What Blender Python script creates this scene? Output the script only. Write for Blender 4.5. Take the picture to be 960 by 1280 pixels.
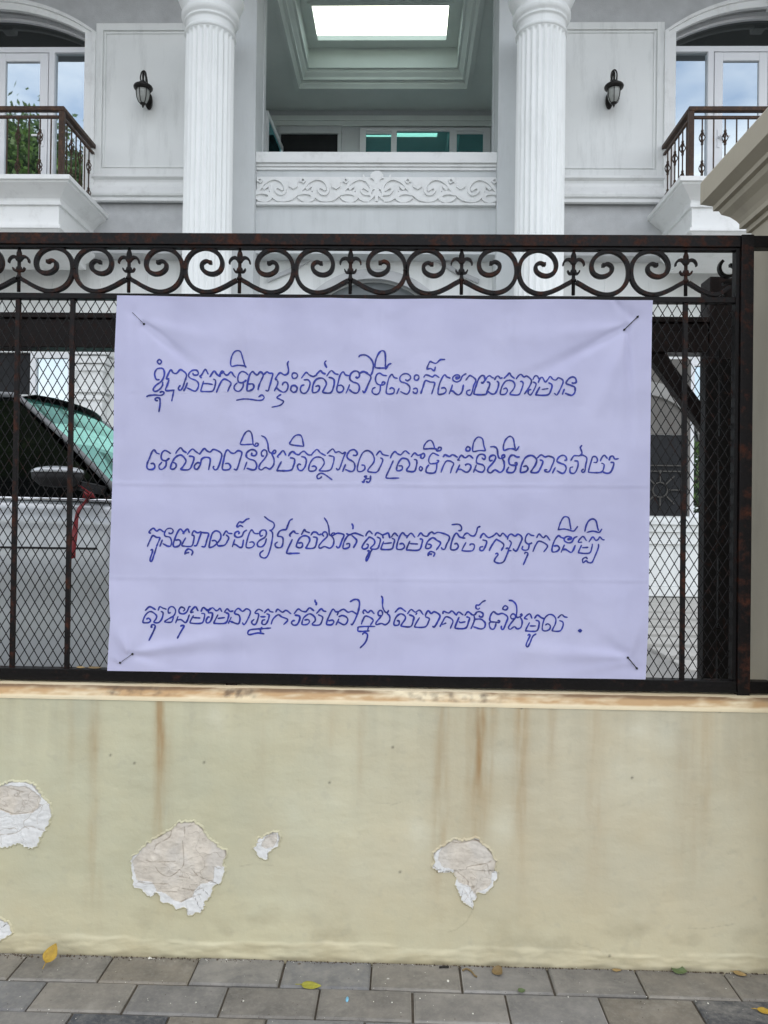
import bpy, bmesh, math, random
import numpy as np
from mathutils import Vector, Matrix, Euler, noise

for o in list(bpy.data.objects):
    bpy.data.objects.remove(o, do_unlink=True)
scene = bpy.context.scene
COL = scene.collection
R = math.radians
random.seed(7)

# ------------------------------------------------------------------ camera
CAM_H = 1.495
YAW, PITCH, ROLL = R(1.4), R(0.5), R(0.77)
FPX = 960.0
cam_d = bpy.data.cameras.new('camera')
cam_d.sensor_fit = 'VERTICAL'
cam_d.sensor_height = 36.0
cam_d.lens = 36.0 * FPX / 1280.0
cam_d.clip_start = 0.05
cam_d.clip_end = 2000
cam = bpy.data.objects.new('camera', cam_d)
COL.objects.link(cam)
RM = Matrix.Rotation(YAW, 3, 'Z') @ Matrix.Rotation(R(90) + PITCH, 3, 'X') @ Matrix.Rotation(ROLL, 3, 'Z')
cam.matrix_world = Matrix.Translation((0, 0, CAM_H)) @ RM.to_4x4()
scene.camera = cam
scene.render.resolution_x = 768
scene.render.resolution_y = 1024

# ------------------------------------------------------------------ sky, sun, exposure
SUN_EL, SUN_AZ = R(30), R(-8)      # the sun stands behind the villa, a little to the right
world = bpy.data.worlds.new('World')
scene.world = world
world.use_nodes = True
wn, wl = world.node_tree.nodes, world.node_tree.links
wn.clear()
w_out = wn.new('ShaderNodeOutputWorld')
w_bg = wn.new('ShaderNodeBackground')
w_sky = wn.new('ShaderNodeTexSky')
w_sky.sky_type = 'NISHITA'
w_sky.sun_disc = False
w_sky.sun_elevation = SUN_EL
w_sky.sun_rotation = R(8)          # measured clockwise from +Y
w_sky.air_density = 1.0
w_sky.dust_density = 2.5
w_sky.ozone_density = 1.0
w_bg.inputs['Strength'].default_value = 0.14
# thin bright cloud over the blue
w_tc = wn.new('ShaderNodeTexCoord')
w_map = wn.new('ShaderNodeMapping')
w_map.inputs['Scale'].default_value = (1.6, 1.6, 4.2)
w_no = wn.new('ShaderNodeTexNoise')
w_no.inputs['Scale'].default_value = 1.7
w_no.inputs['Detail'].default_value = 7
w_no.inputs['Roughness'].default_value = 0.58
w_rp = wn.new('ShaderNodeValToRGB')
w_rp.color_ramp.elements[0].position = 0.28
w_rp.color_ramp.elements[1].position = 0.58
w_mx = wn.new('ShaderNodeMix')
w_mx.data_type = 'RGBA'
w_mx.inputs[7].default_value = (6.6, 6.6, 6.7, 1)
wl.new(w_tc.outputs['Generated'], w_map.inputs[0])
wl.new(w_map.outputs[0], w_no.inputs['Vector'])
wl.new(w_no.outputs['Fac'], w_rp.inputs[0])
w_ml = wn.new('ShaderNodeMath')
w_ml.operation = 'MULTIPLY'
w_ml.inputs[1].default_value = 0.88
wl.new(w_rp.outputs[0], w_ml.inputs[0])
wl.new(w_ml.outputs[0], w_mx.inputs[0])
wl.new(w_sky.outputs[0], w_mx.inputs[6])
wl.new(w_mx.outputs[2], w_bg.inputs['Color'])
wl.new(w_bg.outputs[0], w_out.inputs['Surface'])

sun_d = bpy.data.lights.new('sun', 'SUN')
sun_d.energy = 2.5
sun_d.angle = R(0.5)
sun_d.color = (1.0, 0.95, 0.87)
sun = bpy.data.objects.new('sun', sun_d)
COL.objects.link(sun)
sd = Vector((math.sin(R(8)) * math.cos(SUN_EL), math.cos(R(8)) * math.cos(SUN_EL), math.sin(SUN_EL)))
sun.rotation_euler = sd.to_track_quat('Z', 'Y').to_euler()
sun.location = (6, 40, 25)

scene.view_settings.view_transform = 'Standard'
scene.view_settings.look = 'None'
scene.view_settings.gamma = 1.0
scene.view_settings.use_curve_mapping = False
scene.view_settings.exposure = 1.34

# ------------------------------------------------------------------ measuring helpers
def ray(px, py):
    return RM @ Vector(((px - 480.0) / FPX, -(py - 640.0) / FPX, -1.0))

def at(px, py, Y):
    """the point of the vertical plane y = Y seen at a spot of the photograph"""
    d = ray(px, py)
    t = Y / d.y
    return Vector((d.x * t, Y, CAM_H + d.z * t))

def at_z(px, py, z):
    d = ray(px, py)
    t = (z - CAM_H) / d.z
    return Vector((d.x * t, d.y * t, z))

def fbm(x, y, z=0.0, oct=4, lac=2.1, gain=0.5):
    a, s, f = 1.0, 0.0, 1.0
    for _ in range(oct):
        s += a * noise.noise((x * f, y * f, z * f + 3.7))
        a *= gain
        f *= lac
    return s

def smooth(e0, e1, x):
    t = min(1.0, max(0.0, (x - e0) / (e1 - e0)))
    return t * t * (3 - 2 * t)

# ------------------------------------------------------------------ mesh collecting
class MB:
    def __init__(self):
        self.v, self.f, self.c, self.sm = [], [], [], []

    def add(self, vs, fs, col=None, smooth_=False):
        b = len(self.v)
        self.v.extend([tuple(p) for p in vs])
        self.f.extend([tuple(i + b for i in q) for q in fs])
        self.sm.extend([smooth_] * len(fs))
        if isinstance(col, list):
            self.c.extend(col)
        else:
            self.c.extend([col] * len(vs))
        return b

    def box(self, x0, x1, y0, y1, z0, z1, col=None):
        self.add([(x0, y0, z0), (x1, y0, z0), (x1, y1, z0), (x0, y1, z0),
                  (x0, y0, z1), (x1, y0, z1), (x1, y1, z1), (x0, y1, z1)],
                 [(0, 3, 2, 1), (4, 5, 6, 7), (0, 1, 5, 4), (1, 2, 6, 5), (2, 3, 7, 6), (3, 0, 4, 7)], col)
        return self

    def bar(self, p, q, w, d, up=Vector((0, 1, 0))):
        """square bar from p to q, w wide across, d along 'up'"""
        p, q = Vector(p), Vector(q)
        t = (q - p).normalized()
        s = t.cross(up).normalized()
        u = s.cross(t).normalized()
        vs = []
        for e in (p, q):
            for a, b in ((-1, -1), (1, -1), (1, 1), (-1, 1)):
                vs.append(e + s * (a * w / 2) + u * (b * d / 2))
        self.add(vs, [(0, 1, 2, 3), (7, 6, 5, 4), (0, 4, 5, 1), (1, 5, 6, 2), (2, 6, 7, 3), (3, 7, 4, 0)])
        return self

    def tube(self, pts, r, n=8, cap=True):
        pts = [Vector(p) for p in pts]
        m = len(pts)
        rs = r if isinstance(r, (list, tuple)) else [r] * m
        T = []
        for i in range(m):
            a = pts[max(0, i - 1)]
            b = pts[min(m - 1, i + 1)]
            T.append((b - a).normalized())
        up = Vector((0, 0, 1)) if abs(T[0].z) < 0.9 else Vector((0, 1, 0))
        s = T[0].cross(up).normalized()
        vs = []
        for i in range(m):
            s = (s - T[i] * s.dot(T[i])).normalized()
            u = T[i].cross(s)
            for k in range(n):
                a = 2 * math.pi * k / n
                vs.append(pts[i] + s * (math.cos(a) * rs[i]) + u * (math.sin(a) * rs[i]))
        fs = []
        for i in range(m - 1):
            for k in range(n):
                k2 = (k + 1) % n
                fs.append((i * n + k, i * n + k2, (i + 1) * n + k2, (i + 1) * n + k))
        if cap:
            fs.append(tuple(range(n - 1, -1, -1)))
            fs.append(tuple((m - 1) * n + k for k in range(n)))
        self.add(vs, fs, None, True)
        return self

    def flatbar(self, pts, w, y0, y1, taper=None):
        """flat bar bent in the x-z plane; pts are (x, z), w its thickness in plane"""
        m = len(pts)
        vs = []
        for i in range(m):
            a = pts[max(0, i - 1)]
            b = pts[min(m - 1, i + 1)]
            tx, tz = b[0] - a[0], b[1] - a[1]
            L = math.hypot(tx, tz) or 1
            nx, nz = -tz / L, tx / L
            ww = w * (taper(i / (m - 1)) if taper else 1) / 2
            x, z = pts[i]
            vs += [(x + nx * ww, y0, z + nz * ww), (x - nx * ww, y0, z - nz * ww),
                   (x - nx * ww, y1, z - nz * ww), (x + nx * ww, y1, z + nz * ww)]
        fs = []
        for i in range(m - 1):
            for k in range(4):
                k2 = (k + 1) % 4
                fs.append((i * 4 + k, i * 4 + k2, i * 4 + 4 + k2, i * 4 + 4 + k))
        fs.append((3, 2, 1, 0))
        fs.append(tuple((m - 1) * 4 + k for k in range(4)))
        self.add(vs, fs)
        return self

    def lathe(self, cx, cy, prof, n=24, sx=1.0, sy=1.0):
        """prof: list of (r, z)"""
        vs, fs = [], []
        for r, z in prof:
            for k in range(n):
                a = 2 * math.pi * k / n
                vs.append((cx + math.cos(a) * r * sx, cy + math.sin(a) * r * sy, z))
        m = len(prof)
        for i in range(m - 1):
            for k in range(n):
                k2 = (k + 1) % n
                fs.append((i * n + k, i * n + k2, (i + 1) * n + k2, (i + 1) * n + k))
        fs.append(tuple(range(n - 1, -1, -1)))
        fs.append(tuple((m - 1) * n + k for k in range(n)))
        self.add(vs, fs, None, True)
        return self

    def rects(self, levels, cap0=True, cap1=True):
        """loft of axis-aligned rectangles: (x0, x1, y0, y1, z)"""
        vs, fs = [], []
        for x0, x1, y0, y1, z in levels:
            vs += [(x0, y0, z), (x1, y0, z), (x1, y1, z), (x0, y1, z)]
        for i in range(len(levels) - 1):
            for k in range(4):
                k2 = (k + 1) % 4
                fs.append((i * 4 + k, i * 4 + k2, i * 4 + 4 + k2, i * 4 + 4 + k))
        if cap0:
            fs.append((3, 2, 1, 0))
        if cap1:
            b = (len(levels) - 1) * 4
            fs.append((b, b + 1, b + 2, b + 3))
        self.add(vs, fs)
        return self

    def prism(self, poly, y0, y1):
        """poly: (x, z) outline, counter-clockwise seen from -y"""
        n = len(poly)
        vs = [(x, y0, z) for x, z in poly] + [(x, y1, z) for x, z in poly]
        fs = [tuple(range(n)), tuple(range(2 * n - 1, n - 1, -1))]
        for k in range(n):
            k2 = (k + 1) % n
            fs.append((k, n + k, n + k2, k2))
        self.add(vs, fs)
        return self

    def build(self, name, mat, parent=None, bev=0, seg=2, smooth=False, origin=None, fix=True):
        me = bpy.data.meshes.new(name)
        V = np.array(self.v, dtype=float)
        if parent is not None:
            org = Vector(parent['base']) if 'base' in parent else Vector((0, 0, 0))
        elif origin is not None:
            org = Vector(origin)
        else:
            lo, hi = V.min(0), V.max(0)
            org = Vector(((lo[0] + hi[0]) / 2, (lo[1] + hi[1]) / 2, lo[2]))
        V = V - np.array(org)
        me.from_pydata([tuple(p) for p in V], [], self.f)
        if any(c is not None for c in self.c):
            at_ = me.color_attributes.new('tone', 'FLOAT_COLOR', 'POINT')
            arr = np.ones((len(self.v), 4), dtype=np.float32)
            for i, c in enumerate(self.c):
                if c is not None:
                    arr[i, :3] = c[:3]
            at_.data.foreach_set('color', arr.ravel())
        if fix:
            bm = bmesh.new()
            bm.from_mesh(me)
            bmesh.ops.recalc_face_normals(bm, faces=bm.faces)
            bm.to_mesh(me)
            bm.free()
        if smooth:
            me.polygons.foreach_set('use_smooth', [True] * len(me.polygons))
        elif any(self.sm):
            me.polygons.foreach_set('use_smooth', self.sm)
        me.materials.append(mat)
        o = bpy.data.objects.new(name, me)
        COL.objects.link(o)
        if parent is not None:
            o.parent = parent
            o['base'] = tuple(org)
            if parent.type == 'MESH' and 'base' in parent:
                pass
        else:
            o.location = org
            o['base'] = tuple(org)
        if bev:
            b = o.modifiers.new('bevel', 'BEVEL')
            b.width = bev
            b.segments = seg
            b.limit_method = 'ANGLE'
            b.angle_limit = R(40)
        return o

def tag(o, label, cat, group=None, kind=None):
    if label:
        o['label'] = label
    if cat:
        o['category'] = cat
    if group:
        o['group'] = group
    if kind:
        o['kind'] = kind
    return o

def thing(name, loc, label, cat, group=None):
    o = bpy.data.objects.new(name, None)
    COL.objects.link(o)
    o.empty_display_size = 0.1
    o.location = loc
    o['base'] = tuple(loc)
    return tag(o, label, cat, group)

def spline(pts, n=6):
    """Catmull-Rom through 2-D or 3-D points"""
    P = [np.array(p, dtype=float) for p in pts]
    if len(P) < 3:
        return [tuple(P[0] + (P[-1] - P[0]) * t / n) for t in range(n + 1)]
    out = []
    for i in range(len(P) - 1):
        p0 = P[i - 1] if i else 2 * P[0] - P[1]
        p1, p2 = P[i], P[i + 1]
        p3 = P[i + 2] if i + 2 < len(P) else 2 * P[-1] - P[-2]
        for k in range(n):
            t = k / n
            out.append(tuple(0.5 * ((2 * p1) + (-p0 + p2) * t + (2 * p0 - 5 * p1 + 4 * p2 - p3) * t * t
                                    + (-p0 + 3 * p1 - 3 * p2 + p3) * t ** 3)))
    out.append(tuple(P[-1]))
    return out

# ------------------------------------------------------------------ materials
def mat_new(name):
    m = bpy.data.materials.new(name)
    m.use_nodes = True
    nt = m.node_tree
    nt.nodes.clear()
    out = nt.nodes.new('ShaderNodeOutputMaterial')
    bs = nt.nodes.new('ShaderNodeBsdfPrincipled')
    nt.links.new(bs.outputs[0], out.inputs['Surface'])
    return m, nt, bs, out

def nd(nt, t, **kw):
    n = nt.nodes.new('ShaderNode' + t)
    for k, v in kw.items():
        if k in n.inputs:
            n.inputs[k].default_value = v
        else:
            setattr(n, k, v)
    return n

def mixc(nt, fac, a, b, blend='MIX'):
    n = nt.nodes.new('ShaderNodeMix')
    n.data_type = 'RGBA'
    n.blend_type = blend
    for sock, v in ((n.inputs[0], fac), (n.inputs[6], a), (n.inputs[7], b)):
        if hasattr(v, 'is_output'):
            nt.links.new(v, sock)
        elif isinstance(v, (int, float)):
            sock.default_value = v
        else:
            sock.default_value = (*v[:3], 1)
    return n.outputs[2]

def nz(nt, scale, detail=5, rough=0.6, stretch=None, dist=0.0):
    tc = nd(nt, 'TexCoord')
    n = nd(nt, 'TexNoise')
    n.inputs['Scale'].default_value = scale
    n.inputs['Detail'].default_value = detail
    n.inputs['Roughness'].default_value = rough
    n.inputs['Distortion'].default_value = dist
    if stretch:
        mp = nd(nt, 'Mapping')
        mp.inputs['Scale'].default_value = stretch
        nt.links.new(tc.outputs['Object'], mp.inputs[0])
        nt.links.new(mp.outputs[0], n.inputs['Vector'])
    else:
        nt.links.new(tc.outputs['Object'], n.inputs['Vector'])
    return n.outputs['Fac']

def ramp(nt, fac, *stops):
    r = nd(nt, 'ValToRGB')
    els = r.color_ramp.elements
    while len(els) < len(stops):
        els.new(0.5)
    for e, (p, c) in zip(els, stops):
        e.position = p
        e.color = (c, c, c, 1) if isinstance(c, (int, float)) else (*c[:3], 1)
    nt.links.new(fac, r.inputs[0])
    return r.outputs[0]

def bump(nt, bs, h, strength=0.3, dist=0.002):
    b = nd(nt, 'Bump')
    b.inputs['Strength'].default_value = strength
    b.inputs['Distance'].default_value = dist
    nt.links.new(h, b.inputs['Height'])
    nt.links.new(b.outputs[0], bs.inputs['Normal'])

def simple(name, col, rough=0.6, metal=0.0, var=0.12, vs=3.0, bs_=60, bst=0.15, bd=0.002, dirt=None, attr=False, coat=0):
    m, nt, bs, out = mat_new(name)
    f = nz(nt, vs, 6, 0.62)
    lo = tuple(c * (1 - var) for c in col)
    hi = tuple(min(1, c * (1 + var)) for c in col)
    c = mixc(nt, ramp(nt, f, (0.3, 0.0), (0.7, 1.0)), lo, hi)
    if attr:
        a = nd(nt, 'VertexColor', layer_name='tone')
        c = mixc(nt, 1.0, c, a.outputs[0], 'MULTIPLY')
    if dirt:
        g = nz(nt, dirt[1], 8, 0.7, dirt[3] if len(dirt) > 3 else None)
        c = mixc(nt, ramp(nt, g, (0.52, 0.0), (0.75, dirt[2])), c, dirt[0])
    nt.links.new(c, bs.inputs['Base Color'])
    bs.inputs['Roughness'].default_value = rough
    bs.inputs['Metallic'].default_value = metal
    if coat:
        bs.inputs['Coat Weight'].default_value = coat
        bs.inputs['Coat Roughness'].default_value = 0.05
    if bst:
        bump(nt, bs, nz(nt, bs_, 4, 0.6), bst, bd)
    return m

def mirror_glass(name, tint, refl, dark, rough=0.015):
    m, nt, bs, out = mat_new(name)
    bs.inputs['Base Color'].default_value = (*dark, 1)
    bs.inputs['Roughness'].default_value = 0.1
    g = nd(nt, 'BsdfGlossy')
    g.inputs['Color'].default_value = (*tint, 1)
    g.inputs['Roughness'].default_value = rough
    mx = nd(nt, 'MixShader')
    fr = nd(nt, 'Fresnel', IOR=1.5)
    ad = nd(nt, 'Math', operation='ADD', use_clamp=True)
    ad.inputs[1].default_value = refl
    nt.links.new(fr.outputs[0], ad.inputs[0])
    nt.links.new(ad.outputs[0], mx.inputs[0])
    nt.links.new(bs.outputs[0], mx.inputs[1])
    nt.links.new(g.outputs[0], mx.inputs[2])
    nt.links.new(mx.outputs[0], out.inputs['Surface'])
    # old float glass is never quite flat
    b = nd(nt, 'Bump')
    b.inputs['Strength'].default_value = 0.05
    b.inputs['Distance'].default_value = 0.01
    nt.links.new(nz(nt, 1.2, 2), b.inputs['Height'])
    nt.links.new(b.outputs[0], g.inputs['Normal'])
    return m

def see_glass(name, tint):
    m, nt, bs, out = mat_new(name)
    t = nd(nt, 'BsdfTransparent')
    t.inputs['Color'].default_value = (*tint, 1)
    g = nd(nt, 'BsdfGlossy')
    g.inputs['Roughness'].default_value = 0.02
    mx = nd(nt, 'MixShader')
    mx.inputs[0].default_value = 0.06
    nt.links.new(t.outputs[0], mx.inputs[1])
    nt.links.new(g.outputs[0], mx.inputs[2])
    nt.links.new(mx.outputs[0], out.inputs['Surface'])
    return m

def iron_mat(name, base, rust, amount):
    m, nt, bs, out = mat_new(name)
    f = nz(nt, 22, 8, 0.7)
    g = nz(nt, 120, 5, 0.7)
    k = ramp(nt, f, (0.58 - amount, 0.0), (0.72 - amount * 0.6, 1.0))
    c1 = mixc(nt, ramp(nt, g, (0.35, 0.0), (0.7, 1.0)), tuple(v * 0.6 for v in base), tuple(v * 1.5 for v in base))
    c2 = mixc(nt, ramp(nt, g, (0.3, 0.0), (0.7, 1.0)), tuple(v * 0.55 for v in rust), tuple(v * 1.35 for v in rust))
    c = mixc(nt, k, c1, c2)
    # dust lying pale on the worn paint
    d = nz(nt, 60, 6, 0.75)
    c = mixc(nt, ramp(nt, d, (0.6, 0.0), (0.85, 0.3)), c, (0.045, 0.038, 0.034))
    bs.inputs['Specular IOR Level'].default_value = 0.16
    nt.links.new(c, bs.inputs['Base Color'])
    nt.links.new(ramp(nt, k, (0.0, 0.42), (1.0, 0.8)), bs.inputs['Roughness'])
    bump(nt, bs, g, 0.5, 0.0015)
    return m

M = {}
M['facade'] = simple('white facade paint', (0.79, 0.805, 0.79), 0.6, var=0.04, vs=1.2, bs_=90, bst=0.08, dirt=((0.40, 0.41, 0.40), 1.6, 0.42, (4, 4, 0.6)))
M['trim'] = simple('white moulded trim', (0.80, 0.81, 0.80), 0.5, var=0.03, vs=2, bs_=80, bst=0.06, dirt=((0.42, 0.42, 0.40), 2.5, 0.40, (2, 2, 2)))
M['column'] = simple('white column paint', (0.84, 0.86, 0.85), 0.5, var=0.03, vs=2, bs_=80, bst=0.06, dirt=((0.5, 0.52, 0.5), 2.0, 0.36, (4, 4, 0.5)))
M['stucco'] = simple('grey stucco', (0.515, 0.525, 0.53), 0.85, var=0.12, vs=4, bs_=70, bst=0.6, bd=0.006, dirt=((0.36, 0.36, 0.37), 2.2, 0.4))
M['pier_grey'] = simple('pale grey render', (0.62, 0.645, 0.65), 0.75, var=0.06, vs=1.5, bs_=70, bst=0.2, dirt=((0.4, 0.42, 0.42), 1.6, 0.36, (4, 4, 0.5)))
M['ceiling'] = simple('loggia ceiling paint', (0.80, 0.85, 0.81), 0.7, var=0.05, vs=1.2, bst=0.05)
M['upvc'] = simple('white window frame', (0.80, 0.81, 0.83), 0.3, var=0.02, bst=0.0)
M['win_glass'] = mirror_glass('sky reflecting window glass', (0.80, 0.89, 0.92), 0.46, (0.02, 0.025, 0.03))
M['teal_glass'] = mirror_glass('teal window glass', (0.30, 0.72, 0.75), 0.45, (0.01, 0.03, 0.035))
M['dark'] = simple('dark room', (0.015, 0.016, 0.018), 0.9, var=0.2, bst=0)
M['fan_glass'] = mirror_glass('dim fanlight glass', (0.6, 0.66, 0.66), 0.08, (0.02, 0.022, 0.022))  # window glass dulled to put the eave's dark reflection into it
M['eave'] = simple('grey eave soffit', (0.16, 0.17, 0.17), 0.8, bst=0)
M['sky_glass'] = see_glass('green tinted skylight glass', (0.86, 1.0, 0.91))
M['iron'] = iron_mat('rusty wrought iron', (0.0065, 0.005, 0.005), (0.060, 0.021, 0.012), 0.085)
M['iron_dark'] = iron_mat('dark worn iron', (0.005, 0.0042, 0.0042), (0.035, 0.013, 0.008), 0.03)
M['steel_brown'] = iron_mat('brown painted steel', (0.007, 0.0038, 0.0032), (0.02, 0.008, 0.005), 0.05)
M['rail_brown'] = iron_mat('bronze brown railing', (0.055, 0.035, 0.026), (0.13, 0.075, 0.045), 0.08)
M['lamp_metal'] = simple('dark bronze lantern metal', (0.022, 0.02, 0.018), 0.4, 0.6, bst=0.1)
M['lamp_glass'] = simple('frosted lantern glass', (0.32, 0.33, 0.31), 0.35, var=0.15, vs=30, bst=0.2, bs_=40)
M['pier'] = simple('beige pier render', (0.37, 0.335, 0.26), 0.8, var=0.07, vs=2, bs_=60, bst=0.25, dirt=((0.22, 0.20, 0.16), 2.5, 0.4, (3, 3, 0.7)))
M['yard'] = simple('pale yard paving', (0.27, 0.265, 0.25), 0.85, var=0.12, vs=3, bst=0.2)
M['asphalt'] = simple('asphalt', (0.06, 0.06, 0.06), 0.9, var=0.2, vs=3, bs_=200, bst=0.5)
# ================================================================== ground
YW = 2.60                      # front face of the low wall
g = MB()
g.add([(-400, -400, -0.13), (400, -400, -0.13), (400, 400, -0.13), (-400, 400, -0.13)], [(0, 1, 2, 3)])
tag(g.build('road', M['asphalt'], origin=(0, 0, -0.13)), None, None, kind='structure')

m, nt, bs, out = mat_new('grey concrete paver')
att = nd(nt, 'VertexColor', layer_name='tone')
f1 = nz(nt, 9, 8, 0.68)
f2 = nz(nt, 55, 6, 0.75)
c = mixc(nt, 1.0, att.outputs[0], mixc(nt, ramp(nt, f1, (0.32, 0.0), (0.68, 1.0)), (0.72, 0.72, 0.72), (1.22, 1.2, 1.15)), 'MULTIPLY')
c = mixc(nt, ramp(nt, f2, (0.48, 0.0), (0.78, 0.55)), c, (0.30, 0.285, 0.245))
c = mixc(nt, ramp(nt, nz(nt, 5, 6, 0.7, None, 0.6), (0.52, 0.0), (0.70, 0.5)), c, (0.33, 0.31, 0.27))
f3 = nz(nt, 26, 3, 0.5)
c = mixc(nt, ramp(nt, f3, (0.735, 0.0), (0.76, 0.8)), c, (0.55, 0.54, 0.5))
nt.links.new(c, bs.inputs['Base Color'])
bs.inputs['Roughness'].default_value = 0.78
bump(nt, bs, nz(nt, 140, 5, 0.7), 0.35, 0.002)
M['paver'] = m
M['sand'] = simple('dirt between pavers', (0.085, 0.07, 0.052), 0.95, var=0.35, vs=40, bst=0.6, bs_=120)

rng = random.Random(11)
pv = MB()
rows = [YW + 0.004]
y1 = at_z(480, 1237, 0).y
y2 = at_z(480, 1276, 0).y
rows += [y1, y2]
while rows[-1] > 0.1:
    rows.append(rows[-1] - 0.153)
PW = 0.2925
ref = [at_z(248, 1200, 0).x, at_z(175, 1224, 0).x, at_z(212, 1268, 0).x]
for r in range(len(rows) - 1):
    ya, yb = rows[r + 1], rows[r]
    x0 = ref[r] if r < 3 else ref[1 + (r % 2)] + 0.004 * rng.uniform(-1, 1)
    n0 = int((-4.2 - x0) / PW)
    for k in range(n0, n0 + 26):
        xa = x0 + k * PW
        xb = xa + PW
        j = 0.0035
        e = 0.006
        xa += j + rng.uniform(-.0012, .0012)
        xb -= j + rng.uniform(-.0012, .0012)
        yy0, yy1 = ya + j, yb - j
        h = rng.uniform(-0.0015, 0.0015)
        tx, ty = rng.uniform(-.004, .004), rng.uniform(-.005, .005)
        t = rng.choice([0.17, 0.19, 0.205, 0.22, 0.19, 0.21])
        w = rng.uniform(-0.008, 0.022)
        t *= 0.93
        colr = ((t + w) * 1.03, t + w * 0.3, (t - w * 0.9) * 0.96)
        cxp = (xa + xb) / 2
        # the odd dark slate ones of the photograph
        if r == 2 and abs(cxp - at_z(152, 1275, 0).x) < 0.12:
            colr = (0.055, 0.06, 0.07)
        if r == 1 and abs(cxp - at_z(925, 1268, 0).x) < 0.15:
            colr = (0.06, 0.062, 0.068)
        def Z(x, y):
            return h + tx * (x - cxp) * 2 + ty * (y - (ya + yb) / 2) * 2
        ring = [(xa, yy0), (xb, yy0), (xb, yy1), (xa, yy1)]
        inn = [(xa + e, yy0 + e), (xb - e, yy0 + e), (xb - e, yy1 - e), (xa + e, yy1 - e)]
        vs = [(x, y, -0.03) for x, y in ring] + [(x, y, Z(x, y) - 0.005) for x, y in ring] + [(x, y, Z(x, y)) for x, y in inn]
        fs = []
        for q in range(4):
            q2 = (q + 1) % 4
            fs += [(q, q2, 4 + q2, 4 + q), (4 + q, 4 + q2, 8 + q2, 8 + q)]
        fs.append((8, 9, 10, 11))
        cl = [colr] * 4
        for q in range(4):
            e_ = rng.uniform(0.9, 1.7)
            cl.append(tuple(v * e_ for v in colr))
        for q in range(4):
            e_ = rng.uniform(0.86, 1.14)
            cl.append(tuple(v * e_ for v in colr))
        pv.add(vs, fs, cl)
tag(pv.build('pavement', M['paver'], origin=(0, 1.3, 0)), None, None, kind='structure')
sd_ = MB()
sd_.box(-4.3, 3.4, 0.0, YW + 0.30, -0.14, -0.010)
tag(sd_.build('pavement_bed', M['sand'], origin=(0, 1.3, -0.14)), None, None, kind='structure')
yd = MB()
yd.box(-14, 10, 2.86, 30, -0.14, 0.50)
tag(yd.build('yard', M['yard'], origin=(0, 8, 0)), None, None, kind='structure')

# ================================================================== the low garden wall
ZT = at(480, 877, YW).z        # its top edge
ZL = at(480, 864, YW + 0.03).z + 0.003   # the flat top behind its sloping front
XR = 1.268                     # it dies into the gate pier
rngw = random.Random(3)

def wall_skirt(x, z):
    top = 0.058 + 0.022 * fbm(x * 2.2, 0, 4, 3) + 0.008 * fbm(x * 9, 1, 2, 2)
    return smooth(top + 0.004, top - 0.006, z), top

def wall_y(x, z):
    y = YW + 0.0030 * fbm(x * 2.1, z * 2.1, 0.2, 4) + 0.0013 * fbm(x * 9, z * 16, 1.3, 3)
    s, top = wall_skirt(x, z)
    y -= s * (0.0026 + 0.0034 * fbm(x * 9, z * 34, 7, 3))
    return y

streaks = []                   # X, half width, strength, length downwards
for px, w, s, L in [(88, 5, .18, .5), (120, 7, .42, .95), (200, 5, .95, .52), (204, 9, .35, .95), (417, 6, .14, .35), (452, 4, .28, .45),
                    (552, 8, .42, .95), (600, 6, .85, .62), (590, 14, .22, .9), (615, 5, .38, .55), (651, 6, .8, .55), (654, 9, .28, .98), (690, 5, .42, .30),
                    (745, 10, .25, .85), (850, 5, .22, .7), (867, 14, .2, .8), (884, 6, .25, .55), (330, 9, .08, .6),
                    (930, 12, .14, .5), (-60, 8, .5, .7)]:
    streaks.append((at(px, 900, YW).x, w / FPX * YW, s, L))
pale = []
for px, py, a, b, s in [(272, 895, 12, 18, .5), (806, 918, 34, 16, .55), (705, 925, 30, 26, .3), (630, 1032, 14, 22, .45), (522, 1042, 16, 20, .4),
                        (800, 970, 30, 30, .3), (400, 1000, 60, 40, .15), (548, 900, 10, 12, .2), (620, 948, 25, 14, .25)]:
    p = at(px, py, YW)
    pale.append((p.x, p.z, a / FPX * YW, b / FPX * YW, s))
specks = [(138, 944), (168, 954), (412, 978), (491, 934), (790, 972), (255, 953), (762, 1195), (500, 1090), (690, 884), (652, 885), (900, 889)]
speck_w = [(at(a, b, YW).x, at(a, b, YW).z) for a, b in specks]

def in_poly(x, z, P):
    r = False
    j = len(P) - 1
    for i in range(len(P)):
        if (P[i][1] > z) != (P[j][1] > z) and x < (P[j][0] - P[i][0]) * (z - P[i][1]) / (P[j][1] - P[i][1] + 1e-12) + P[i][0]:
            r = not r
        j = i
    return r

def seg_d(x, z, P, closed=True):
    b = 9.0
    n = len(P)
    for i in range(n if closed else n - 1):
        ax, az = P[i]
        bx, bz = P[(i + 1) % n]
        t = max(0, min(1, ((x - ax) * (bx - ax) + (z - az) * (bz - az)) / ((bx - ax) ** 2 + (bz - az) ** 2 + 1e-12)))
        b = min(b, math.hypot(x - ax - t * (bx - ax), z - az - t * (bz - az)))
    return b

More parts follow.
